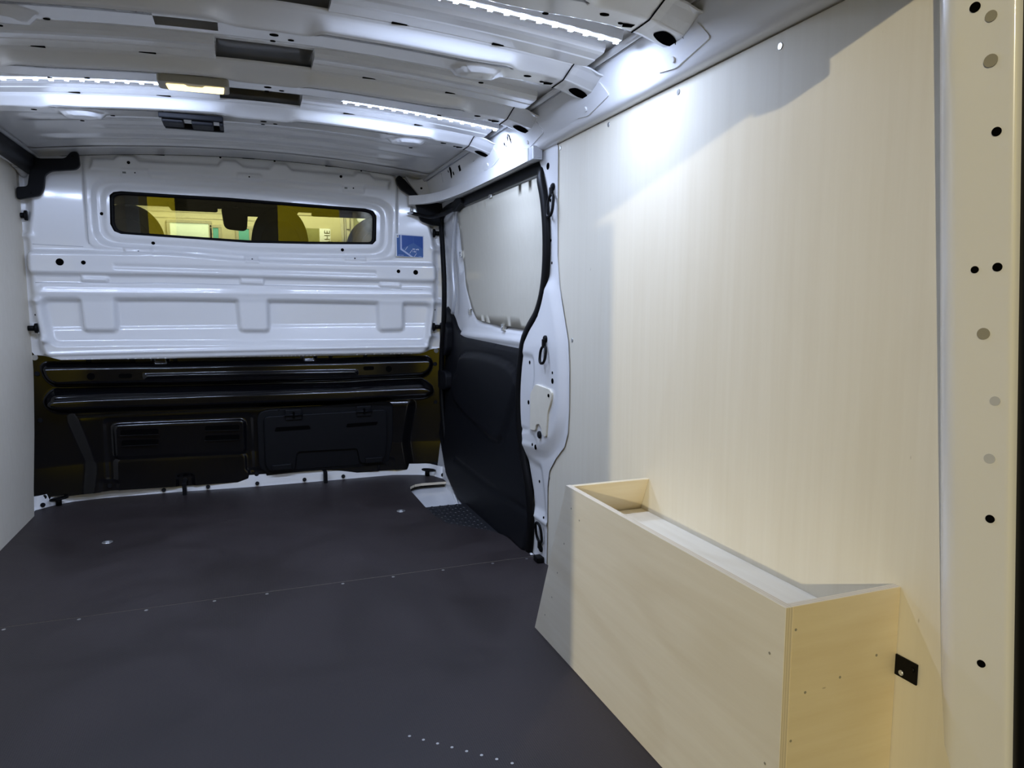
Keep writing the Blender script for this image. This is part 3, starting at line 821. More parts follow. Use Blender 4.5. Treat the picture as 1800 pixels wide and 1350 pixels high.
def make_rib(y0, nth, moons, hole_open):
    xs = sorted(set(list(np.round(np.linspace(-0.645, 0.735, 112), 4)) + [-0.140, -0.023]))
    flat_d = [0.055, 0.062, 0.069, 0.076, 0.083, 0.090, 0.096, 0.103, 0.108, 0.113, 0.117, 0.121]
    prof_n = None
    V = []; rows = []
    for x in xs:
        w = 0.024 + 0.033 * float(wide(x))
        z0 = float(zs(x))
        pr = [(-0.001, 0.005), (0.000, 0.0), (0.010, -0.0015), (0.013, -0.004)]
        for t in (0.25, 0.5, 0.75):
            pr.append((0.013 + (w - 0.016) * t, -0.004 - 0.021 * t))
        pr += [(w - 0.001, -0.0275), (w + 0.003, -0.0300), (w + 0.008, -0.0310)]
        base = w + 0.008
        for d in flat_d:
            dd = base + (d - 0.055) / (0.121 - 0.055) * (0.121 - base) if d != 0.055 and d != 0.103 else d
            dd = max(dd, base + 0.001 * (1 + flat_d.index(d))) if d < 0.103 else max(d, base + .02)
            dz = -0.0312
            for mx_ in moons:
                ex = (x - mx_) / 0.056; ey = (dd - 0.104) / 0.046
                rr = math.sqrt(ex * ex + min(ey, 0) ** 2)
                dz -= 0.013 * float(sm((1.0 - rr) / 0.16)) * float(sm((0.135 - dd) / 0.01 + 1))
            pr.append((dd, dz))
        pr += [(0.127, -0.029), (0.132, -0.020), (0.137, 0.0), (0.144, 0.019)]
        rows.append(pr)
        kd = 1.0 - 0.42 * float(sm((abs(x - 0.045) - 0.42) / 0.25))
        V += [(x, y0 + d, z0 + (dz * kd if dz < 0 else dz)) for d, dz in pr]
    n = len(rows[0]); F = []
    for i in range(len(xs) - 1):
        for j in range(n - 1):
            if hole_open and xs[i] >= -0.1401 and xs[i + 1] <= -0.0229 and 10 <= j < 17:
                continue
            a = i * n + j
            F.append((a, a + 1, a + n + 1, a + n))
    rib = link('roof_rib', mesh_from('roof_rib', V, F), M['white_gloss'], ceil, True)
    # stepped ledge of the skin in front of the rib, open in the middle
    for x0, x1 in ((-0.66, -0.035), (0.187, 0.765)):
        lv = []; lf = []
        st = list(np.linspace(x0, x1, 26))
        pl = [(-0.100, 0.022), (-0.097, 0.010), (-0.090, 0.003), (-0.078, 0.0012), (-0.050, 0.0012), (-0.046, -0.0005), (-0.0015, -0.0005), (-0.0015, 0.006)]
        for x in st:
            lv += [(x, y0 + d, float(zs(x)) + dz) for d, dz in pl]
        q = len(pl)
        for i in range(len(st) - 1):
            for j in range(q - 1):
                a = i * q + j
                lf.append((a, a + 1, a + q + 1, a + q))
        # closing end towards the opening
        inner = (len(st) - 1) * q if x0 < -0.3 else 0
        lf.append(tuple(inner + j for j in range(q)))
        link('rib_ledge', mesh_from('rib_ledge', lv, lf), M['white_gloss'], rib, False)
    # slots in the joint, holes in the underside
    for x in (-0.408, -0.184, 0.334, 0.555):
        boxm('joint_slot', x - .019, x + .019, y0 - .007, y0 + .002, float(zs(x)) - .0012, float(zs(x)) + .004, M['hole'], rib, 0.001)
    for x, d, r, ex in ((0.085, .085, .0065, 1.4), (0.084, .122, .004, 1.4), (0.120, .103, .0045, 1.4), (0.552, .125, .0045, 1.4), (0.655, .085, .006, 1.6), (0.70, .104, .004, 1.5), (-0.41, .128, .004, 1.4), (-0.33, .118, .0045, 1.4), (-0.52, .09, .005, 1.5)):
        zz = float(zs(x)) - (0.0316 * (1.0 - 0.42 * float(sm((abs(x - 0.045) - 0.42) / 0.25))) if min(abs(x - q) for q in moons) > 0.05 else 0.045)
        disc('rib_hole', (x, y0 + d, zz + 0.0008), (0, 0, -1), r, 0.0016, M['hole'], rib, 0, ex)
    z_ = float(zs(0.715)) - 0.0186
    prism('rib_slot', [(0.703, y0 + .100), (0.728, y0 + .094), (0.732, y0 + .108), (0.708, y0 + .113)], z_ - .0008, z_ + .001, PZ, M['hole'], rib)
    # end brackets down to the side rails
    for sgn in (1, -1):
        X = lambda x: x if sgn > 0 else 0.090 - x
        st = [(0.737, 0.0, 0), (0.755, -0.004, 1), (0.775, -0.010, 1), (0.795, -0.016, 1), (0.812, -0.021, 1), (0.826, -0.025, 1)]
        bv = []; bf = []
        for x, drop, _ in st:
            z0 = float(zs(0.737)) + drop
            t = (x - 0.737) / 0.089
            top = 0.0 if x < 0.78 else -0.004
            pr = [(-0.002 - .012 * t, 0.004 + top), (0.000 - .012 * t, 0.001 + top), (0.012 - .01 * t, -0.002), (0.034 - .008 * t, -0.010), (0.054, -0.0165), (0.057, -0.0182), (0.062, -0.0188), (0.085, -0.0188), (0.105, -0.0188), (0.117, -0.0188), (0.127, -0.017), (0.133, -0.010), (0.138, 0.002)]
            bv += [(X(x), y0 + d, z0 + dz) for d, dz in pr]
        q = 13
        for i in range(len(st) - 1):
            for j in range(q - 1):
                a = i * q + j
                bf.append((a, a + 1, a + q + 1, a + q) if sgn > 0 else (a, a + q, a + q + 1, a + 1))
        br = link('end_bracket', mesh_from('end_bracket', bv, bf), M['white_gloss'], rib, False)
        zb = float(zs(0.737)) - 0.0197
        hp = rounded([(0.765, 0.098), (0.775, 0.068), (0.800, 0.072), (0.820, 0.092), (0.814, 0.108), (0.800, 0.113), (0.785, 0.110)], 0.012, 3)
        dz = lambda x: float(np.interp(x, [s[0] for s in st], [s[1] for s in st]))
        bmv = []
        for u, v in hp: bmv.append((X(u), y0 + v, zb + dz(u) + 0.0003))
        k = len(bmv)
        bmv += [(a, b, c - 0.0009) for a, b, c in bmv]
        ff = [tuple(range(k)), tuple(range(k, 2 * k))[::-1]] + [(i, (i + 1) % k, k + (i + 1) % k, k + i) for i in range(k)]
        link('bracket_hole', mesh_from('bracket_hole', bmv, ff), M['hole'], rib)
        tube('bracket_joint', [(X(0.736), y0 + d, float(zs(0.736)) + z) for d, z in ((0.0, .0), (0.012, -.003), (0.034, -.0105), (0.054, -.017), (0.060, -.0190), (0.1, -.0192), (0.125, -.019))], 0.0014, M['hole'], rib, 5)
        # foot tab with its bolt on the rail
        tab = rounded([(y0 - 0.02, 1.283), (y0 + 0.012, 1.322), (y0 + 0.06, 1.300), (y0 + 0.15, 1.290), (y0 + 0.165, 1.273), (y0 + 0.10, 1.265)], 0.01, 3)
        rx = lambda z: 0.7995 + (1.345 - z) * 0.30
        tv = [(X(rx(z) - 0.0015), y, z) for y, z in tab]; k = len(tv)
        tv += [(X(rx(z) + 0.003), y, z) for y, z in tab]
        ff = [tuple(range(k)), tuple(range(k, 2 * k))[::-1]] + [(i, (i + 1) % k, k + (i + 1) % k, k + i) for i in range(k)]
        link('foot_tab', mesh_from('foot_tab', tv, ff), M['white_gloss'], rib)
        disc('tab_bolt', (X(rx(1.281) - 0.001), y0 + 0.10, 1.281), (-sgn, 0, -0.3), 0.006, 0.004, M['white_gloss'], rib, 0.001)
    return rib


for k, y0 in enumerate(RIBS):
    r = make_rib(y0, k, ((-0.405, 9.0), (-0.405, 0.535), (9.0, 9.0), (-0.405, 0.535))[k], k in (0, 1))
    r['label'] = ['roof rib nearest the rear doors', 'second roof rib with an open rectangular cut-out', 'third roof rib carrying the dome lamp', 'front roof rib carrying the black clip'][k]

# ================================================================== SIDE RAILS
def rail_sheet(name, prof, y0, y1, m, parent=None, n=40):
    V = []; F = []
    ys = np.linspace(y0, y1, n)
    for y in ys:
        V += [(x, y, z) for x, z in prof]
    q = len(prof)
    for i in range(n - 1):
        for j in range(q - 1):
            a = i * q + j
            F.append((a, a + q, a + q + 1, a + 1))
    return link(name, mesh_from(name, V, F), m, parent, True)


RP = [(0.800, 1.362), (0.800, 1.349), (0.803, 1.340), (0.809, 1.318), (0.817, 1.290), (0.8235, 1.270), (0.828, 1.260), (0.836, 1.253), (0.848, 1.251), (0.872, 1.251), (0.93, 1.30)]
tr1 = struct(rail_sheet('trim_1', RP, 0.52, 3.30, M['white'], None), 'white punched steel roof rail above the right plywood lining')
RX = lambda z: float(np.interp(-z, [-p[1] for p in RP], [p[0] for p in RP]))


def rail_hole(poly, name='rail_hole'):
    k = len(poly)
    v = [(RX(z) - 0.0010, y, z) for y, z in poly] + [(RX(z) + 0.002, y, z) for y, z in poly]
    f = [tuple(range(k)), tuple(range(k, 2 * k))[::-1]] + [(i, (i + 1) % k, k + (i + 1) % k, k + i) for i in range(k)]
    return link(name, mesh_from(name, v, f), M['hole'], tr1)


def oval(y, z, ry, rz, n=14):
    return [(y + ry * math.cos(2 * math.pi * i / n), z + rz * math.sin(2 * math.pi * i / n)) for i in range(n)]


def kidney(y, z, s=1.0):
    return [(y + a * s, z + b * s) for a, b in ((.010, .026), (.003, .028), (-.008, .022), (-.012, .008), (-.006, -.006), (.006, -.016), (.012, -.024), (.020, -.026), (.024, -.018), (.020, -.006), (.016, .006), (.018, .018))]


rail_hole(kidney(1.232, 1.298))
for y, z, a, b in ((1.275, 1.293, .004, .005), (1.266, 1.281, .006, .007), (1.176, 1.281, .006, .006), (1.384, 1.279, .005, .005), (0.983, 1.283, .006, .006)):
    rail_hole(oval(y, z, a, b))
rail_hole([(1.303, 1.270), (1.338, 1.264), (1.338, 1.272), (1.303, 1.278)])
rail_hole([(1.712, 1.298), (1.728, 1.297), (1.728, 1.276), (1.712, 1.277)])
rail_hole([(1.665, 1.275), (1.695, 1.272), (1.695, 1.281), (1.665, 1.284)])
rail_hole([(1.87, 1.300), (1.886, 1.299), (1.886, 1.279), (1.87, 1.280)])
for y, z, a in ((1.745, 1.285, .004), (1.905, 1.276, .005), (1.855, 1.293, .004), (2.215, 1.312, .004), (2.205, 1.300, .005), (2.80, 1.318, .006), (2.86, 1.335, .004)):
    rail_hole(oval(y, z, a, a * 1.2))
rail_hole(kidney(2.165, 1.306, 0.95))
rail_hole(kidney(2.825, 1.326, 0.8))
rail_hole([(2.70, 1.333), (2.722, 1.332), (2.722, 1.312), (2.70, 1.313)])
rail_hole([(2.525, 1.318), (2.545, 1.317), (2.545, 1.292), (2.525, 1.293)])
tube('joint_seam', [(RX(z) - 0.0005, 2.98 - (z - 1.27) * 0.3, z) for z in (1.268, 1.29, 1.31, 1.33, 1.345)], 0.0012, M['seam'], tr1, 5)
# the rail end gusset in the front right corner
gs = prism('corner_gusset', rounded([(0.70, 1.372), (0.735, 1.352), (0.80, 1.362), (0.835, 1.335), (0.86, 1.30), (0.79, 1.290), (0.772, 1.275), (0.752, 1.300), (0.715, 1.345)], 0.01, 3), 3.205, 3.225, PY, M['white'], tr1, 0.003)
disc('press_hole', (0.775, 3.2055, 1.318), (0, -1, 0), 0.005, 0.002, M['hole'], tr1)

LPF = [(-0.712, 1.365), (-0.715, 1.345), (-0.722, 1.338), (-0.742, 1.334), (-0.765, 1.332), (-0.79, 1.332)]
tr2 = struct(rail_sheet('trim_2', LPF, 0.52, 3.24, M['white'], None), 'white roof rail above the left plywood lining')
bt = tube('trim_3', smooth_path([(-0.727, 2.25, 1.334), (-0.727, 2.7, 1.338), (-0.728, 3.0, 1.337), (-0.728, 3.16, 1.332), (-0.722, 3.235, 1.325)], 5), 0.02, M['black_plastic'], None, 10, False, 1.0, 1.0, [(.020, -.020), (.026, -.008), (.026, .014), (.016, .026), (-.020, .028), (-.034, .018), (-.038, -.010), (-.030, -.024), (0.0, -.026)])
struct(bt, 'black plastic cover along the upper left edge of the roof')
tr4 = struct(tube('trim_4', smooth_path([(-0.765, 2.30, 1.317), (-0.764, 2.8, 1.320), (-0.762, 3.05, 1.320), (-0.757, 3.17, 1.312), (-0.752, 3.235, 1.288)], 4), 0.012, M['white'], None, 8, False, 1.0, 1.2), 'white metal lip under the black cover at top left')
for y in (2.62, 3.155):
    boxm('lip_clip', -0.764, -0.742, y - 0.02, y + 0.02, 1.300, 1.326, M['white'], tr4, 0.003)

# black corner mouldings at the bulkhead's upper corners
LT = rounded([(-0.765, 1.186), (-0.765, 1.232), (-0.728, 1.236), (-0.716, 1.300), (-0.70, 1.345), (-0.683, 1.340), (-0.600, 1.346), (-0.580, 1.372), (-0.556, 1.374), (-0.553, 1.322), (-0.567, 1.307), (-0.650, 1.296), (-0.670, 1.280), (-0.676, 1.232), (-0.690, 1.204)], 0.010, 3)
ct = tag(prism('corner_moulding', LT, 3.165, 3.190, PY, M['black_plastic'], None, 0.004), 'black plastic corner moulding at upper left of the bulkhead', 'moulding', 'corner mouldings')
disc('fixing', (-0.575, 3.1655, 1.355), (0, -1, 0), 0.006, 0.003, M['rubber'], ct, 0.001)
disc('fixing', (-0.716, 3.1655, 1.212), (0, -1, 0), 0.004, 0.003, M['rubber'], ct, 0.001)
RT = rounded([(0.658, 1.352), (0.672, 1.368), (0.695, 1.352), (0.735, 1.310), (0.772, 1.268), (0.72, 1.283), (0.682, 1.306), (0.663, 1.330)], 0.008, 3)
ct2 = tag(prism('corner_moulding', RT, 3.19, 3.215, PY, M['black_plastic'], None, 0.003), 'black plastic corner moulding at upper right of the bulkhead, above the door track end', 'moulding', 'corner mouldings')
disc('fixing', (0.672, 3.1905, 1.353), (0, -1, 0), 0.006, 0.003, M['rubber'], ct2, 0.001)
tag(prism('corner_cover', rounded([(0.735, 1.255), (0.79, 1.255), (0.87, 1.262), (0.87, 1.150), (0.815, 1.153), (0.765, 1.168), (0.752, 1.19), (0.746, 1.225)], 0.012, 3), 3.170, 3.186, PY, M['black_plastic'], None, 0.004), 'black plastic cover below the door track end, beside the bulkhead corner', 'cover')

# ================================================================== LIGHTS ON THE ROOF
def led_strip(y, x0, x1, label):
    e = tag(empty('led_strip', ((x0 + x1) / 2, y, float(zs((x0 + x1) / 2)) + 0.0)), label, 'light strip', 'LED strips under the roof')
    n = int((x1 - x0) / 0.033) + 1
    P = [(x, y, float(zs(x)) - 0.002) for x in np.linspace(x0 - 0.01, x1 + 0.01, 24)]
    tube('profile', P, 0.01, M['white_gloss'], e, 4, False, 1, 1, [(0.020, -0.012), (0.020, 0.012), (-0.004, 0.010), (-0.004, -0.010)], False)
    P = [(x, y, float(zs(x)) - 0.0065) for x in np.linspace(x0 - 0.005, x1 + 0.005, 24)]
    tube('tape', P, 0.01, M['led_glow'], e, 4, False, 1, 1, [(0.001, -0.006), (0.001, 0.006), (-0.0008, 0.006), (-0.0008, -0.006)], False)
    me = None
    for i in range(n):
        x = x0 + (x1 - x0) * i / (n - 1)
        if me is None:
            bm = bmesh.new()
            bmesh.ops.create_cube(bm, size=1.0)
            bmesh.ops.scale(bm, vec=(0.0090, 0.0080, 0.005), verts=bm.verts)
            bmesh.ops.rotate(bm, cent=(0, 0, 0), matrix=Matrix.Rotation(math.radians(13 if y > 2 else 9), 3, 'X'), verts=bm.verts)
            me = bpy.data.meshes.new('diode'); bm.to_mesh(me); bm.free()
            me.materials.append(M['sticker_white']); me.materials.append(M['led_near'] if y < 2 else M['led']); me.materials.append(M['led_side'])
            for f in me.polygons:
                f.material_index = 1 if f.normal.z < -0.8 else 2
        o = bpy.data.objects.new('diode', me); COL.objects.link(o)
        o.location = (x, y, float(zs(x)) - 0.0092)
        o.parent = e; o.matrix_parent_inverse = Matrix.Translation(-e.location)
    return e


led_strip(1.365, 0.265, 0.745, 'bright LED strip nearest the camera, at top right of the ceiling')
led_strip(2.150, -0.63, -0.120, 'bright LED strip on the left of the ceiling, ending at the warm dome lamp')
led_strip(2.150, 0.300, 0.755, 'bright LED strip right of the dome lamp, between third and front roof ribs')

dm = tag(empty('dome_lamp', (-0.088, 2.02, 1.345)), 'warm lit rectangular dome lamp on the roof beside an LED strip', 'lamp')
prism('housing', rounded(rect(-0.172, 1.975, -0.008, 2.050), 0.012, 3), 1.338, 1.358, PZ, M['lens_grey'], dm, 0.003)
prism('lens', rounded([(-0.153, 1.995), (-0.110, 1.990), (-0.105, 2.005), (-0.070, 2.003), (-0.065, 1.988), (-0.020, 1.985), (-0.022, 2.036), (-0.150, 2.040)], 0.004, 2), 1.335, 1.339, PZ, M['warm_lens'], dm, 0.001)

cl = tag(empty('roof_clip', (-0.12, 2.39, 1.34)), 'black plastic clip holder on the underside of the front roof rib', 'clip')
boxm('plate', -0.205, -0.030, 2.352, 2.366, 1.339, 1.355, M['black_plastic'], cl, 0.003)
boxm('block', -0.198, -0.140, 2.366, 2.440, 1.330, 1.350, M['black_plastic'], cl, 0.004)
boxm('block', -0.118, -0.058, 2.366, 2.446, 1.328, 1.350, M['black_plastic'], cl, 0.004)
boxm('arm', -0.042, -0.030, 2.366, 2.450, 1.330, 1.350, M['black_plastic'], cl, 0.003)
boxm('crossbar', -0.195, -0.030, 2.430, 2.444, 1.327, 1.345, M['black_plastic'], cl, 0.003)

# ================================================================== SLIDING DOOR
ZZ = [-.2, 0, .15, .35, .6, .72, .95, 1.1, 1.25, 1.4]; XX = [.835, .838, .86, .885, .90, .90, .895, .88, .86, .83]


def gdoor(z):
    return np.interp(z, ZZ, XX)


WINO = rounded([(2.945, 1.196), (2.03, 1.190), (1.99, 1.03), (2.02, 0.80), (2.18, 0.712), (2.503, 0.718), (2.777, 0.735), (2.845, 0.777), (2.925, 0.884), (2.950, 1.052)], 0.03, 3)
TRIM = rounded([(3.235, 0.800), (3.10, 0.742), (3.058, 0.699), (2.955, 0.662), (2.2, 0.645), (2.135, 0.640), (2.158, 0.60), (2.172, 0.51), (2.165, 0.416), (2.135, 0.31), (2.09, 0.21), (2.072, 0.10), (2.085, -0.015), (2.218, -0.008), (2.44, -0.038), (2.665, -0.050), (2.86, -0.03), (3.06, 0.03), (3.28, 0.20)], 0.03, 3)


def door_x(P, base=0.0):
    y, z = P[:, 0], P[:, 1]
    return gdoor(z) + base


dr_out = [(3.31, 1.262), (1.95, 1.262), (1.90, 1.0), (1.99, 0.72), (2.13, 0.62), (2.15, 0.5), (2.11, 0.3), (2.072, 0.1), (2.09, -0.055), (3.31, -0.055)]


def dfn(P):
    x = door_x(P)
    x = x + 0.024 * step(P, WINO, 0.020)
    x -= 0.010 * np.exp(-((P[:, 1] - 0.672) / 0.012) ** 2) * (P[:, 0] < 3.0)
    x += 0.010 * step(P, rounded([(3.00, 0.94), (2.93, 0.94), (2.95, 1.17), (3.02, 1.17)], 0.01, 3), 0.02)
    return np.stack([x, P[:, 0], P[:, 1]], 1)


door = struct(sheet('door_1', dr_out, [], 0.012, dfn, M['white'], None), 'white sliding side door with plywood window blank and black lower trim')
PANE = rounded([(2.940, 1.192), (2.02, 1.187), (1.985, 1.03), (2.02, 0.80), (2.19, 0.716), (2.503, 0.722), (2.775, 0.738), (2.838, 0.777), (2.920, 0.884), (2.944, 1.052)], 0.02, 3)


def pfn(P):
    return np.stack([gdoor(P[:, 1]) + 0.004, P[:, 0], P[:, 1]], 1)


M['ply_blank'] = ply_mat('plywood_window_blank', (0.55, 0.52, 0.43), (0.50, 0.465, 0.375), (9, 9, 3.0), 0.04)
wp = sheet('window_blank', PANE, [], 0.03, pfn, M['ply_blank'], door, 0.008)
wp['label'] = 'plywood blank over the door window'
ARCH = [(3.01, 0.50), (3.006, 0.545), (2.985, 0.577), (2.905, 0.594), (2.706, 0.605), (2.504, 0.603), (2.382, 0.592), (2.31, 0.572), (2.27, 0.53)]
CURV = [(3.075, 0.46), (3.07, 0.405), (3.049, 0.374), (2.964, 0.349), (2.726, 0.316), (2.521, 0.292), (2.432, 0.293), (2.395, 0.31)]
LINE = [(2.95, 0.128), (2.581, 0.123), (2.267, 0.123), (2.05, 0.127)]


def line_d(P, pl):
    d = np.full(len(P), 9.)
    for a, b in zip(pl[:-1], pl[1:]):
        a = np.array(a); b = np.array(b); e = b - a
        t = np.clip(((P - a) @ e) / (e @ e), 0, 1)
        d = np.minimum(d, np.hypot(*(P - a - t[:, None] * e).T))
    return d


def tfn(P):
    x = gdoor(P[:, 1]) - 0.012 * np.clip(-sdf(P, TRIM) / 0.012, 0, 1) ** 0.6
    x -= 0.012 * step(P, ARCH + CURV[::-1], 0.05)
    for pl, a in ((ARCH, .007), (CURV, .006), (LINE, .005)):
        x += a * np.exp(-(line_d(P, pl) / 0.008) ** 2)
    return np.stack([x, P[:, 0], P[:, 1]], 1)


dt = sheet('lower_trim', TRIM, [], 0.009, tfn, M['black_plastic'], door)
dt['label'] = 'black grained lower door trim'
for y, z, a in ((2.5, 1.196, 0), (2.955, 1.012, 1), (2.868, 0.770, 1), (2.46, 0.716, 0)):
    x = float(gdoor(z))
    c = boxm('window_clip', x - 0.010, x + 0.004, y - 0.014, y + 0.014, z - 0.012, z + 0.012, M['steel'], door, 0.002)
    disc('window_clip_screw', (x - 0.0100, y, z), (-1, 0, 0), 0.004, 0.002, M['steel'], c, 0.0008)
# handle mouldings at the front edge of the trim
prism('handle_cup', rounded([(3.25, 0.495), (3.125, 0.495), (3.110, 0.475), (3.110, 0.425), (3.135, 0.410), (3.25, 0.405)], 0.015, 3), 0.852, 0.885, PX, M['black_plastic'], door, 0.005)
prism('latch_cover', rounded([(3.25, 0.715), (3.15, 0.72), (3.12, 0.69), (3.125, 0.60), (3.16, 0.565), (3.25, 0.565)], 0.015, 3), 0.862, 0.90, PX, M['black_plastic'], door, 0.005)
tube('roller_arm', smooth_path([(0.728, 3.19, 1.205), (0.752, 3.165, 1.196), (0.785, 3.10, 1.181), (0.82, 3.02, 1.184), (0.842, 2.94, 1.196), (0.85, 2.87, 1.205)], 4), 0.010, M['rubber'], door, 8, False, 0.8, 1.2)
prism('arm_bracket', rounded([(2.96, 1.19), (2.93, 1.222), (2.87, 1.232), (2.80, 1.226), (2.79, 1.205), (2.83, 1.196), (2.89, 1.182)], 0.006, 3), 0.836, 0.862, PX, M['rubber'], door, 0.004)
tube('roller_pin', [(0.727, 3.19, 1.20), (0.727, 3.19, 1.235)], 0.006, M['steel'], door, 8)
boxm('roller_tab', 0.708, 0.745, 3.175, 3.198, 1.200, 1.207, M['grey_steel'], door, 0.002)

# track along the top of the door opening
TP = [(0.825, 2.02, 1.243), (0.825, 2.30, 1.243), (0.823, 2.62, 1.244), (0.816, 2.80, 1.246), (0.802, 2.95, 1.249), (0.772, 3.09, 1.254), (0.722, 3.185, 1.260)]
trk = tag(tube('door_track', smooth_path(TP, 5), 0.02, M['white'], None, 4, False, 1, 1, [(.019, -.012), (.019, .012), (-.019, .012), (-.019, .008), (.014, .008), (.014, -.008), (-.019, -.008), (-.019, -.012)], False), 'white curved steel track above the sliding door', 'track')
boxm('track_end', 0.815, 0.846, 1.985, 2.045, 1.2235, 1.2625, M['grey_steel'], trk, 0.002)
boxm('track_mouth', 0.8185, 0.842, 1.983, 1.990, 1.228, 1.258, M['seam'], trk, 0.001)

# rubber seal around the door opening
SR = [(2.082, -0.015), (2.064, 0.096), (2.084, 0.204), (2.134, 0.307), (2.165, 0.416), (2.171, 0.51), (2.156, 0.606), (2.127, 0.681), (2.079, 0.727), (2.012, 0.776), (1.969, 0.842), (1.950, 0.925), (1.951, 1.024), (1.969, 1.109), (1.995, 1.170), (2.022, 1.203), (2.06, 1.212), (2.2, 1.213), (2.5, 1.214), (2.8, 1.216), (3.04, 1.216), (3.14, 1.208), (3.185, 1.17), (3.165, 1.043), (3.145, 0.889), (3.157, 0.736), (3.203, 0.577), (3.211, 0.389), (3.168, 0.207), (3.104, 0.086), (3.004, 0.003), (2.873, -0.040)]
seal = tube('door_seal', smooth_path([(0.845 if y < 2.2 and z < 1.2 else 0.860, y, z) for y, z in SR], 4), 0.0135, M['rubber'], None, 10, False, 0.85, 1.45)
tag(seal, 'black rubber seal framing the sliding door opening', 'seal')
rail_d = struct(tube('trim_5', smooth_path([(0.868, y, z) for y, z in ((2.02, 1.198), (2.3, 1.203), (2.6, 1.205), (2.9, 1.204), (2.97, 1.17), (3.02, 1.05), (3.03, 0.95), (3.01, 0.84), (3.04, 0.76))], 3), 0.01, M['grey_steel'], None, 6, False, 1.0, 0.8), 'white inner flange of the sliding door, shade put in as grey')  # grey material stands for shade on the white door frame
sill = struct(tube('trim_6', smooth_path([(0.842, 2.045, -0.002), (0.846, 2.10, -0.006), (0.832, 2.195, -0.008), (0.812, 2.29, -0.012), (0.803, 2.36, -0.022), (0.802, 2.55, -0.026), (0.800, 2.72, -0.026), (0.822, 2.86, -0.024), (0.846, 3.02, -0.01), (0.852, 3.12, 0.02)], 4), 0.006, M['white'], None, 6), 'white painted sill edge under the sliding door')

# ================================================================== B PILLAR
PIL = [(2.037, 1.262), (1.90, 1.262), (1.885, 1.24), (1.885, 0.938), (1.872, 0.857), (1.838, 0.776), (1.806, 0.697), (1.797, 0.618), (1.797, 0.505), (1.803, 0.439), (1.825, 0.394), (1.884, 0.348), (1.932, 0.300), (1.945, 0.249), (1.945, 0.15), (1.950, -0.025), (2.066, -0.025), (2.048, 0.096), (2.068, 0.204), (2.118, 0.307), (2.149, 0.416), (2.155, 0.51), (2.140, 0.606), (2.113, 0.677), (2.067, 0.718), (2.001, 0.764), (1.955, 0.834), (1.935, 0.92), (1.936, 1.026), (1.954, 1.113), (1.981, 1.176), (2.016, 1.221)]
BULGE = rounded([(2.30, 0.80), (2.0, 0.87), (1.905, 0.86), (1.866, 0.776), (1.836, 0.70), (1.828, 0.618), (1.828, 0.505), (1.84, 0.45), (1.88, 0.405), (1.95, 0.355), (2.3, 0.30)], 0.03, 4)
PANELR = rounded([(2.3, 0.645), (2.035, 0.640), (2.028, 0.57), (2.06, 0.50), (2.06, 0.40), (2.3, 0.36)], 0.02, 3)


def pilfn(P):
    x = np.full(len(P), 0.8505)
    x -= 0.012 * step(P, BULGE, 0.055)
    x += 0.004 * step(P, PANELR, 0.015)
    x += 0.003 * step(P, rounded([(2.30, 0.345), (2.02, 0.36), (2.0, 0.375), (2.04, 0.40), (2.3, 0.40)], 0.01, 3), 0.012)
    z = P[:, 1]
    x -= 0.004 * np.exp(-((z - 0.128) / 0.006) ** 2)
    x += 0.006 * step(P, rounded([(2.3, 0.31), (2.0, 0.30), (1.975, 0.22), (1.96, 0.15), (2.3, 0.14)], 0.02, 3), 0.03)
    return np.stack([x, P[:, 0], z], 1)


pil = struct(sheet('trim_7', PIL, [], 0.0065, pilfn, M['white'], None), 'white pressed pillar between sliding door and plywood lining')


def pil_x(y, z):
    return float(pilfn(np.array([[y, z]]))[0, 0])


for y, z, r in ((2.072, 0.618, .006), (2.081, 0.49, .007), (1.887, 0.602, .004), (1.886, 0.578, .008), (2.045, 0.36, .005), (2.018, 0.357, .008), (2.022, 0.245, .005), (1.975, 0.141, .005), (1.955, 1.20, .010), (1.930, 0.985, .004), (1.922, 0.92, .004), (1.935, 1.10, .005)):
    disc('pillar_hole', (pil_x(y, z) + 0.0008, y, z), (-1, 0, 0), r, 0.0016, M['hole'], pil)
cp = prism('cover_board', rounded([(2.044, 0.524), (2.003, 0.557), (1.896, 0.553), (1.880, 0.545), (1.882, 0.524), (1.897, 0.499), (1.908, 0.483), (1.922, 0.405), (1.950, 0.408), (1.955, 0.428), (1.972, 0.437), (1.996, 0.432), (2.003, 0.412), (2.047, 0.408)], 0.008, 3), pil_x(1.95, 0.5) - 0.006, pil_x(1.95, 0.5) + 0.004, PX, M['ivory'], pil, 0.0015)
cp['label'] = 'ivory wooden cover board with a notch'
disc('cover_screw', (pil_x(1.95, .5) - 0.006, 1.899, 0.534), (-1, 0, 0), 0.005, 0.002, M['hole'], pil)
disc('belt_anchor', (pil_x(1.98, .4) - 0.001, 1.975, 0.404), (-1, 0, 0), 0.0115, 0.006, M['black_plastic'], pil, 0.002)


def tie_ring(y, z, x, length, width, label, up=False, group='black lashing rings on the door pillar'):
    e = tag(empty('lashing_ring', (x, y, z)), label, 'ring', group)
    s_ = 1 if up else -1
    disc('mount', (x + 0.003, y, z), (-1, 0, 0), 0.011, 0.010, M['rubber'], e, 0.003)
    boxm('stem', x - 0.012, x - 0.002, y - 0.007, y + 0.007, min(z, z + s_ * 0.026), max(z, z + s_ * 0.026), M['rubber'], e, 0.003)
    c = z + s_ * (0.022 + length / 2); h = length / 2
    P = []
    for i in range(28):
        a = 2 * math.pi * i / 28
        P.append((x - 0.010 - 0.004 * math.cos(a) * s_, y + width / 2 * math.copysign(abs(math.sin(a)) ** 0.75, math.sin(a)), c + h * math.copysign(abs(math.cos(a)) ** 0.85, math.cos(a))))
    tube('loop', P, 0.0042, M['rubber'], e, 8, True)
    return e


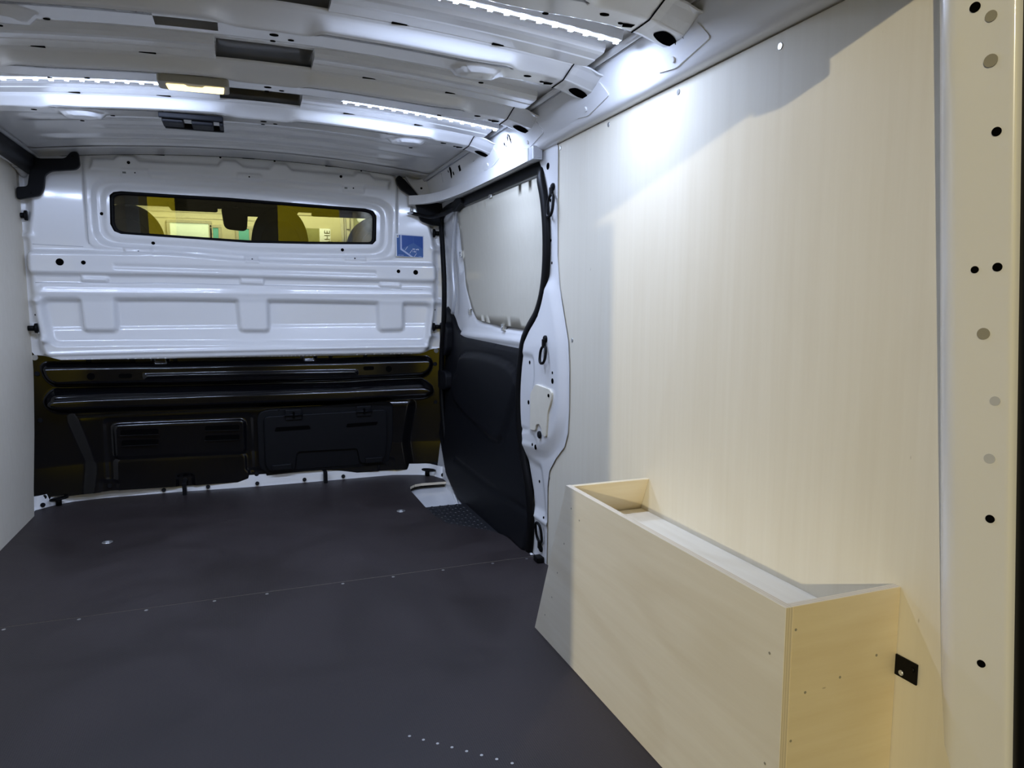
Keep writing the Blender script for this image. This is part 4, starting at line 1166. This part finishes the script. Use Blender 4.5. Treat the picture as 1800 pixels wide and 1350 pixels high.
tie_ring(1.915, 1.135, pil_x(1.915, 1.135), 0.062, 0.040, 'upper black lashing ring on the pillar, beside the plywood edge')
tie_ring(1.936, 0.698, pil_x(1.936, 0.698), 0.050, 0.040, 'middle black lashing ring on the pillar, above the ivory cover board')
r3 = tie_ring(1.990, 0.038, pil_x(1.99, 0.038), 0.062, 0.044, 'lowest black lashing ring on the pillar, standing upright by the floor', True)
boxm('foot', 0.826, 0.850, 1.965, 2.000, 0.0005, 0.018, M['rubber'], r3, 0.003)


def floor_ring(x, y, label, sgn):
    e = tag(empty('lashing_ring', (x, y, 0.02)), label, 'ring', 'lashing rings at the bulkhead foot')
    tube('mount', [(x, y, 0.002), (x, y, 0.030)], 0.011, M['rubber'], e, 12)
    P = [(x + 0.004 + 0.030 * math.cos(a) * sgn, y - 0.012 + 0.02 * math.sin(a), 0.031 + 0.004 * math.cos(a)) for a in np.linspace(0, 2 * math.pi, 25)[:-1]]
    tube('loop', P, 0.004, M['rubber'], e, 8, True)


floor_ring(-0.716, 3.236, 'small black lashing ring at the left foot of the bulkhead', 1)
floor_ring(0.783, 3.198, 'small black lashing ring at the right foot of the bulkhead, beside the door', -1)

# ================================================================== REAR DOOR FRAME
pz = np.linspace(-0.25, 1.42, 60)
pv = []; pf = []
PP = [(0.872, 0.655), (0.835, 0.650), (0.812, 0.640), (0.803, 0.628), (0.8005, 0.617), (0.8015, 0.610), (0.8045, 0.599), (0.808, 0.586), (0.812, 0.571), (0.8145, 0.561), (0.8153, 0.5575), (0.8168, 0.5550), (0.8200, 0.5530), (0.826, 0.5515), (0.836, 0.551), (0.856, 0.551), (0.856, 0.46)]
for z in pz:
    dx = float(np.interp(z, [-0.3, 0.2, 0.65, 1.15, 1.45], [0.100, 0.0525, 0.0095, -0.038, -0.067]))
    dent = 0.004 * math.exp(-((z - 1.085) / 0.012) ** 2)
    for i, (x, y) in enumerate(PP):
        pv.append((x + dx * (1 if i > 0 else 0.3) + (dent if 5 <= i <= 8 else 0), y, z))
q = len(PP)
for i in range(len(pz) - 1):
    for j in range(q - 1):
        a = i * q + j
        pf.append((a, a + q, a + q + 1, a + 1))
rp = struct(link('trim_8', mesh_from('trim_8', pv, pf), M['white'], None, True), 'white rear door post on the right with small round holes')


def post_at(px_t, z):
    """point on the visible face of the post; px_t 0..1 across it"""
    dx = float(np.interp(z, [-0.3, 0.2, 0.65, 1.15, 1.45], [0.100, 0.0525, 0.0095, -0.038, -0.067]))
    a = np.array([0.8010, 0.612]); b = np.array([0.8145, 0.561])
    p = a + (b - a) * px_t
    return (p[0] + dx, p[1], z)


NRM = (-0.967, -0.256, 0)
post_marks = [(0.38, 1.126, .0055, 'hole'), (0.68, 1.112, .006, 'recess'), (0.68, 1.066, .007, 'recess'), (0.80, 0.990, .005, 'hole'), (0.40, 0.840, .0042, 'hole'), (0.84, 0.842, .005, 'hole'), (0.58, 0.766, .0068, 'recess'), (0.82, 0.688, .0055, 'pale'), (0.72, 0.618, .006, 'pale'), (0.74, 0.544, .005, 'hole'), (0.58, 0.354, .0048, 'hole')]
for t, z, r, kind in post_marks:
    P = post_at(t, z)
    disc({'hole': 'post_hole', 'recess': 'post_recess_shade', 'pale': 'paint_plug'}[kind], (P[0] + 0.0003, P[1], P[2]), NRM, r, 0.0012, {'hole': M['hole'], 'recess': M['lens_grey'], 'pale': M['seam']}[kind], rp)  # brown-grey discs paint the shade of round recesses in the post
ss = tag(tube('rear_seal', [(0.806 + float(np.interp(z, [-0.3, 0.2, 0.65, 1.15, 1.45], [0.100, 0.0525, 0.0095, -0.038, -0.067])) + 0.026, 0.5435, z) for z in np.linspace(-0.25, 1.40, 24)], 0.012, M['rubber'], None, 8), 'black rubber seal along the rear door post at the right edge', 'seal')
# the parts of the rear opening behind the picture's edge
struct(prism('trim_9', rounded(rect(-0.80, 0.50, 0.84, 0.60), 0.01, 2), 1.255, 1.40, PZ, M['white'], None, 0.004), 'white rear roof crossmember above the rear opening')
struct(boxm('trim_10', -0.80, -0.68, 0.50, 0.60, -0.25, 1.40, M['white'], None, 0.004), 'white rear door post on the left')
tag(boxm('striker_plate', 0.335, 0.435, 0.50, 0.57, 1.232, 1.2555, M['grey_steel'], None, 0.004), 'grey striker plate under the rear roof crossmember', 'plate')
d2 = struct(boxm('door_2', -0.735, -0.690, -0.06, 0.495, -0.22, 1.36, M['white'], None, 0.01), 'white left rear door standing open')
boxm('door_trim', -0.690, -0.682, -0.02, 0.46, -0.15, 0.62, M['black_plastic'], d2, 0.003)
struct(boxm('trim_11', -0.80, 0.88, 0.47, 0.56, -0.12, -0.015, M['black_plastic'], None, 0.004), 'black rear sill of the load floor')

# outer shell that keeps the hall light out
struct(boxm('wall_outer_left', -0.99, -0.97, 0.50, 3.6, -0.30, 1.47, M['white'], None, 0), 'outer steel skin of the left side')
struct(boxm('wall_outer_right', 1.05, 1.07, 0.50, 3.6, -0.30, 1.47, M['white'], None, 0), 'outer steel skin of the right side')

# ================================================================== PLYWOOD WHEEL-ARCH BOX
bx = tag(empty('storage_box', (0.75, 1.1, 0.0)), 'long plywood box over the wheel arch with a tray in its top', 'box')
fp = prism('front_panel', [(0.708, 0.0005), (1.564, 0.0005), (1.388, 0.405), (0.708, 0.405)], 0.651, 0.663, PX, M['ply_box'], bx, 0.0006, M['edge_x'], 1)
prism('end_panel', rect(0.6632, 0.0005, 0.8535, 0.4045), 0.7085, 0.7205, PY, M['ply_inner'], bx, 0.0006, M['edge_y'], 1)
# sloping far end
a0, b0 = (1.5635, 0.0005), (1.3875, 0.4045)
prism('end_panel', [(a0[0], a0[1]), (b0[0], b0[1]), (b0[0] - 0.013, b0[1]), (a0[0] - 0.013, a0[1])], 0.6632, 0.8535, PX, M['ply_inner'], bx, 0.0006, None, 1)
prism('tray_bottom', [(0.6632, 0.7207), (0.8535, 0.7207), (0.8535, 1.4050), (0.6632, 1.4050)], 0.316, 0.328, PZ, M['ply_box'], bx, 0.0006, M['edge_z'], 1)
for y, z in ((0.735, 0.33), (0.735, 0.17), (1.36, 0.36), (1.395, 0.27), (1.43, 0.19), (1.46, 0.12), (1.50, 0.06), (1.32, 0.345)):
    disc('panel_screw', (0.6512, y, z), (-1, 0, 0), 0.0020, 0.0006, M['lens_grey'], bx)
for x, z in ((0.669, 0.372), (0.669, 0.215), (0.75, 0.29), (0.815, 0.31), (0.69, 0.28)):
    disc('end_nail', (x, 0.7087, z), (0, -1, 0), 0.0019, 0.0006, M['lens_grey'], bx)
prism('edge_mark', [(0.800, 0.7105), (0.840, 0.7125), (0.840, 0.7135), (0.800, 0.7115)], 0.4042, 0.4047, PZ, M['edge_x'], bx)

ab = tag(empty('fixing_plate', (0.853, 0.70, 0.29)), 'black steel plate screwed to the plywood wall against the box end', 'bracket')
prism('plate', [(0.7080, 0.306), (0.673, 0.306), (0.673, 0.276), (0.7080, 0.276)], 0.8505, 0.8536, PX, M['rubber'], ab, 0.0006)
for y, z in ((0.697, 0.283), (0.680, 0.296)):
    disc('plate_screw', (0.8508, y, z), (-1, 0, 0), 0.0038, 0.002, M['grey_steel'] if z < .29 else M['rubber'], ab, 0.0008)

# ================================================================== CAB SEEN THROUGH THE BULKHEAD WINDOW
struct(boxm('floor_cab', -0.95, 1.03, 3.40, 5.3, -0.02, 0.0995, M['black_plastic'], None, 0), 'dark cab floor')
struct(boxm('trim_12', -0.92, 1.00, 3.42, 4.66, 1.362, 1.44, M['headliner'], None, 0.02), 'grey cab headliner above the windscreen')


def seat(x0, x1, ztop, label, head):
    xc = (x0 + x1) / 2
    e = tag(empty('cab_seat', (xc, 3.85, 0.10)), label, 'seat')
    w = (x1 - x0) / 2
    prof = []
    for i in range(33):
        a = math.pi * i / 32
        cx, cz = math.cos(a), math.sin(a)
        prof.append((xc + w * math.copysign(abs(cx) ** 0.92, cx), ztop - 0.20 + 0.20 * cz ** 0.85))
    prof += [(x0 - 0.02, 0.45), (x1 + 0.02, 0.45)]
    o = prism('backrest', prof, 3.70, 3.84, PY, M['fabric'], e, 0.03, None, 3)
    boxm('seat_base', x0 - 0.03, x1 + 0.03, 3.68, 4.30, 0.10, 0.48, M['fabric'], e, 0.05, 3)
    ins = [(xc + (u - xc) * 0.72, ztop - 0.07 + (v - ztop) * 0.8) for u, v in prof[:33]]
    ins = [(u, v) for u, v in ins] + [(x0 + w * .3, 0.7), (x1 - w * .3, 0.7)]
    prism('backrest_panel', ins, 3.692, 3.702, PY, M['black_plastic'], e, 0.003)
    return e


seat(-0.63, -0.325, 1.256, 'dark driver seat at the left behind the bulkhead window', 1)
seat(0.055, 0.325, 1.276, 'dark middle seat seen in the centre of the bulkhead window', 1)
seat(0.515, 0.83, 1.246, 'dark passenger seat at the right of the bulkhead window', 1)
mi = tag(empty('rear_view_mirror', (-0.02, 4.42, 1.37)), 'dark inside mirror hanging in the middle of the windscreen', 'mirror')
prism('mirror_shell', rounded([(-0.090, 1.350), (0.055, 1.345), (0.045, 1.215), (-0.075, 1.225)], 0.03, 4), 4.40, 4.44, PY, M['rubber'], mi, 0.01)
tube('mirror_stem', [(-0.01, 4.43, 1.34), (-0.01, 4.50, 1.395)], 0.012, M['rubber'], mi, 8)
con = tag(empty('roof_console', (0.17, 4.3, 1.37)), 'dark overhead console with two handles in the cab roof', 'console')
boxm('console_body', 0.02, 0.33, 4.15, 4.60, 1.318, 1.368, M['headliner'], con, 0.02)
for x in (0.10, 0.23):
    tube('grab_lip', smooth_path([(x - 0.035, 4.155, 1.352), (x - 0.03, 4.145, 1.342), (x + 0.03, 4.145, 1.341), (x + 0.035, 4.155, 1.351)], 3), 0.003, M['lens_grey'], con, 6)
for x0, x1, l in ((-0.36, -0.11, 'folded grey sun visor left of the roof console'), (0.42, 0.78, 'folded grey sun visor right of the roof console')):
    tag(boxm('sun_visor', x0, x1, 4.40, 4.60, 1.335, 1.362, M['headliner'], None, 0.01), l, 'visor')
ws = [(-0.80, 4.62, 1.375), (0.88, 4.62, 1.375), (0.92, 5.20, 0.85), (-0.84, 5.20, 0.85)]
ws_o = link('window_2', mesh_from('window_2', ws + [(a, b + 0.006, c + 0.004) for a, b, c in ws], [(0, 1, 2, 3), (7, 6, 5, 4), (0, 4, 5, 1), (1, 5, 6, 2), (2, 6, 7, 3), (3, 7, 4, 0)]), M['windscreen'])
struct(ws_o, 'sloping windscreen of the cab')
for s_, x in (('left', -0.86), ('right', 0.95)):
    struct(tube('trim_13' if s_ == 'left' else 'trim_14', [(x, 4.62, 1.38), (x + (-.03 if s_ == 'left' else .03), 5.20, 0.85)], 0.05, M['headliner'], None, 8), 'grey windscreen pillar on the %s of the cab' % s_)
db = tag(empty('dashboard', (0.04, 4.9, 0.5)), 'dark dashboard below the windscreen', 'dashboard')
boxm('dash_top', -0.85, 0.93, 4.55, 5.22, 0.10, 0.86, M['black_plastic'], db, 0.06, 3)
boxm('instrument_hood', -0.55, -0.20, 4.50, 4.80, 0.84, 0.93, M['black_plastic'], db, 0.04, 3)

# ================================================================== THE HALL AROUND THE VAN
struct(boxm('ground', -14, 14, -12, 14, -0.62, -0.56, M['hall_floor'], None, 0), 'grey hall floor')
hw = struct(boxm('wall_hall_front', -7, 8, 9.30, 9.45, -0.56, 5.0, M['hall_cream'], None, 0), 'cream hall wall seen through the windscreen')
for z in (1.80, 1.87, 1.955):
    boxm('wall_joint', -7, 8, 9.294, 9.302, z, z + 0.012, M['hall_cream2'], hw, 0)
boxm('wall_ledge', -7, 8, 9.10, 9.30, 2.02, 2.10, M['hall_cream'], hw, 0.01)


def pane_win(name, x0, x1, z0, z1, m, label, n):
    w = struct(empty(name, ((x0 + x1) / 2, 9.28, z0)), label)
    f = 0.035
    boxm('frame', x0 - f, x1 + f, 9.255, 9.299, z1, z1 + f, M['hall_cream2'], w, 0.004)
    boxm('frame', x0 - f, x1 + f, 9.255, 9.299, z0 - f, z0, M['hall_cream2'], w, 0.004)
    boxm('frame', x0 - f, x0, 9.255, 9.299, z0, z1, M['hall_cream2'], w, 0.004)
    boxm('frame', x1, x1 + f, 9.255, 9.299, z0, z1, M['hall_cream2'], w, 0.004)
    boxm('pane', x0, x1, 9.278, 9.290, z0, z1, m, w, 0)
    return w


pane_win('window_3', -0.745, -0.33, 0.6, 1.745, M['day_pane'], 'bright daylit window in the cream hall wall', 3)
pane_win('window_4', -0.285, -0.225, 0.6, 1.70, M['teal_pane'], 'narrow teal pane right of the bright hall window', 4)
pane_win('window_5', 0.00, 0.115, 0.6, 1.70, M['teal_pane'], 'teal pane in the middle of the hall wall', 5)
dd = struct(empty('door_3', (0.93, 9.28, -0.56)), 'cream hall door with a leafy pane and white sign')
boxm('leaf', 0.62, 1.24, 9.262, 9.299, -0.55, 1.885, M['hall_cream'], dd, 0.006)
boxm('door_reveal', 0.60, 0.615, 9.25, 9.299, -0.55, 1.90, M['hall_cream2'], dd, 0)
boxm('door_reveal', 1.245, 1.26, 9.25, 9.299, -0.55, 1.90, M['hall_cream2'], dd, 0)
boxm('door_reveal', 0.60, 1.26, 9.25, 9.299, 1.888, 1.90, M['hall_cream2'], dd, 0)
boxm('pane', 0.72, 0.935, 9.256, 9.264, 0.6, 1.735, M['olive_pane'], dd, 0)
sg = tag(boxm('wall_sign', 0.940, 1.070, 9.244, 9.255, 1.0, 1.735, M['sign_white'], None, 0.001), 'white upright sign with black letters on the hall door', 'sign')
tc = bpy.data.curves.new('lettering', 'FONT'); tc.body = 'AHE'; tc.size = 0.098; tc.extrude = 0.001; tc.space_character = 1.05
to = bpy.data.objects.new('lettering_curve', tc); COL.objects.link(to)
dg = bpy.context.evaluated_depsgraph_get()
tm = bpy.data.meshes.new_from_object(to.evaluated_get(dg))
bpy.data.objects.remove(to)
tm.name = 'lettering'; tm.materials.clear(); tm.materials.append(M['rubber'])
tm.transform(Matrix.Translation((1.062, 9.242, 1.525)) @ Matrix.Rotation(-math.pi / 2, 4, 'Y') @ Matrix.Rotation(math.pi / 2, 4, 'X'))
lt = bpy.data.objects.new('lettering', tm); COL.objects.link(lt); lt.parent = sg
fx = tag(empty('wall_fitting', (1.33, 9.25, 1.7)), 'pale upright wall fitting right of the hall door', 'fitting')
boxm('back_plate', 1.265, 1.315, 9.27, 9.299, 1.52, 1.95, M['hall_cream2'], fx, 0.004)
boxm('lower_cap', 1.270, 1.310, 9.24, 9.272, 1.57, 1.70, M['hall_cream'], fx, 0.006)
boxm('upper_cap', 1.270, 1.310, 9.24, 9.272, 1.74, 1.86, M['hall_cream'], fx, 0.006)
lampg = tag(empty('globe_lamp', (1.42, 9.1, 1.90)), 'round white globe lamp near the right edge of the bulkhead window', 'lamp')
bm = bmesh.new(); bmesh.ops.create_uvsphere(bm, u_segments=20, v_segments=12, radius=0.072)
bmesh.ops.translate(bm, vec=(1.44, 9.05, 1.865), verts=bm.verts)
gm = bpy.data.meshes.new('globe'); bm.to_mesh(gm); bm.free()
link('globe', gm, M['sign_white'], lampg, True)
tube('globe_arm', [(1.44, 9.12, 1.865), (1.44, 9.298, 1.865)], 0.012, M['hall_cream2'], lampg, 8)
pane_win('window_6', 1.36, 1.90, 0.9, 1.96, M['olive_pane'], 'leafy window behind the white globe lamp', 6)

tag(boxm('light_blocker', -1.92, -1.70, -2.24, -2.02, -0.56, 3.2, M['hall_grey'], None, 0.01), 'dark square unseen column standing behind the van to the left', 'blocker')  # unseen block added to keep the hall lamp off the rear door post
# the yellow wall behind the photographer, mirrored in the bulkhead glass
rw = struct(empty('wall_hall_rear', (0.0, -6.1, -0.56)), 'yellow hall wall behind the camera with a dark doorway')
boxm('yellow_bay', -3.2, -0.93, -6.2, -6.1, -0.56, 2.4, M['hall_yellow'], rw, 0)
boxm('yellow_bay', 0.62, 3.2, -6.2, -6.1, -0.56, 2.4, M['hall_yellow'], rw, 0)
boxm('doorway', -0.93, 0.62, -6.25, -6.2, -0.56, 2.4, M['hall_grey'], rw, 0)
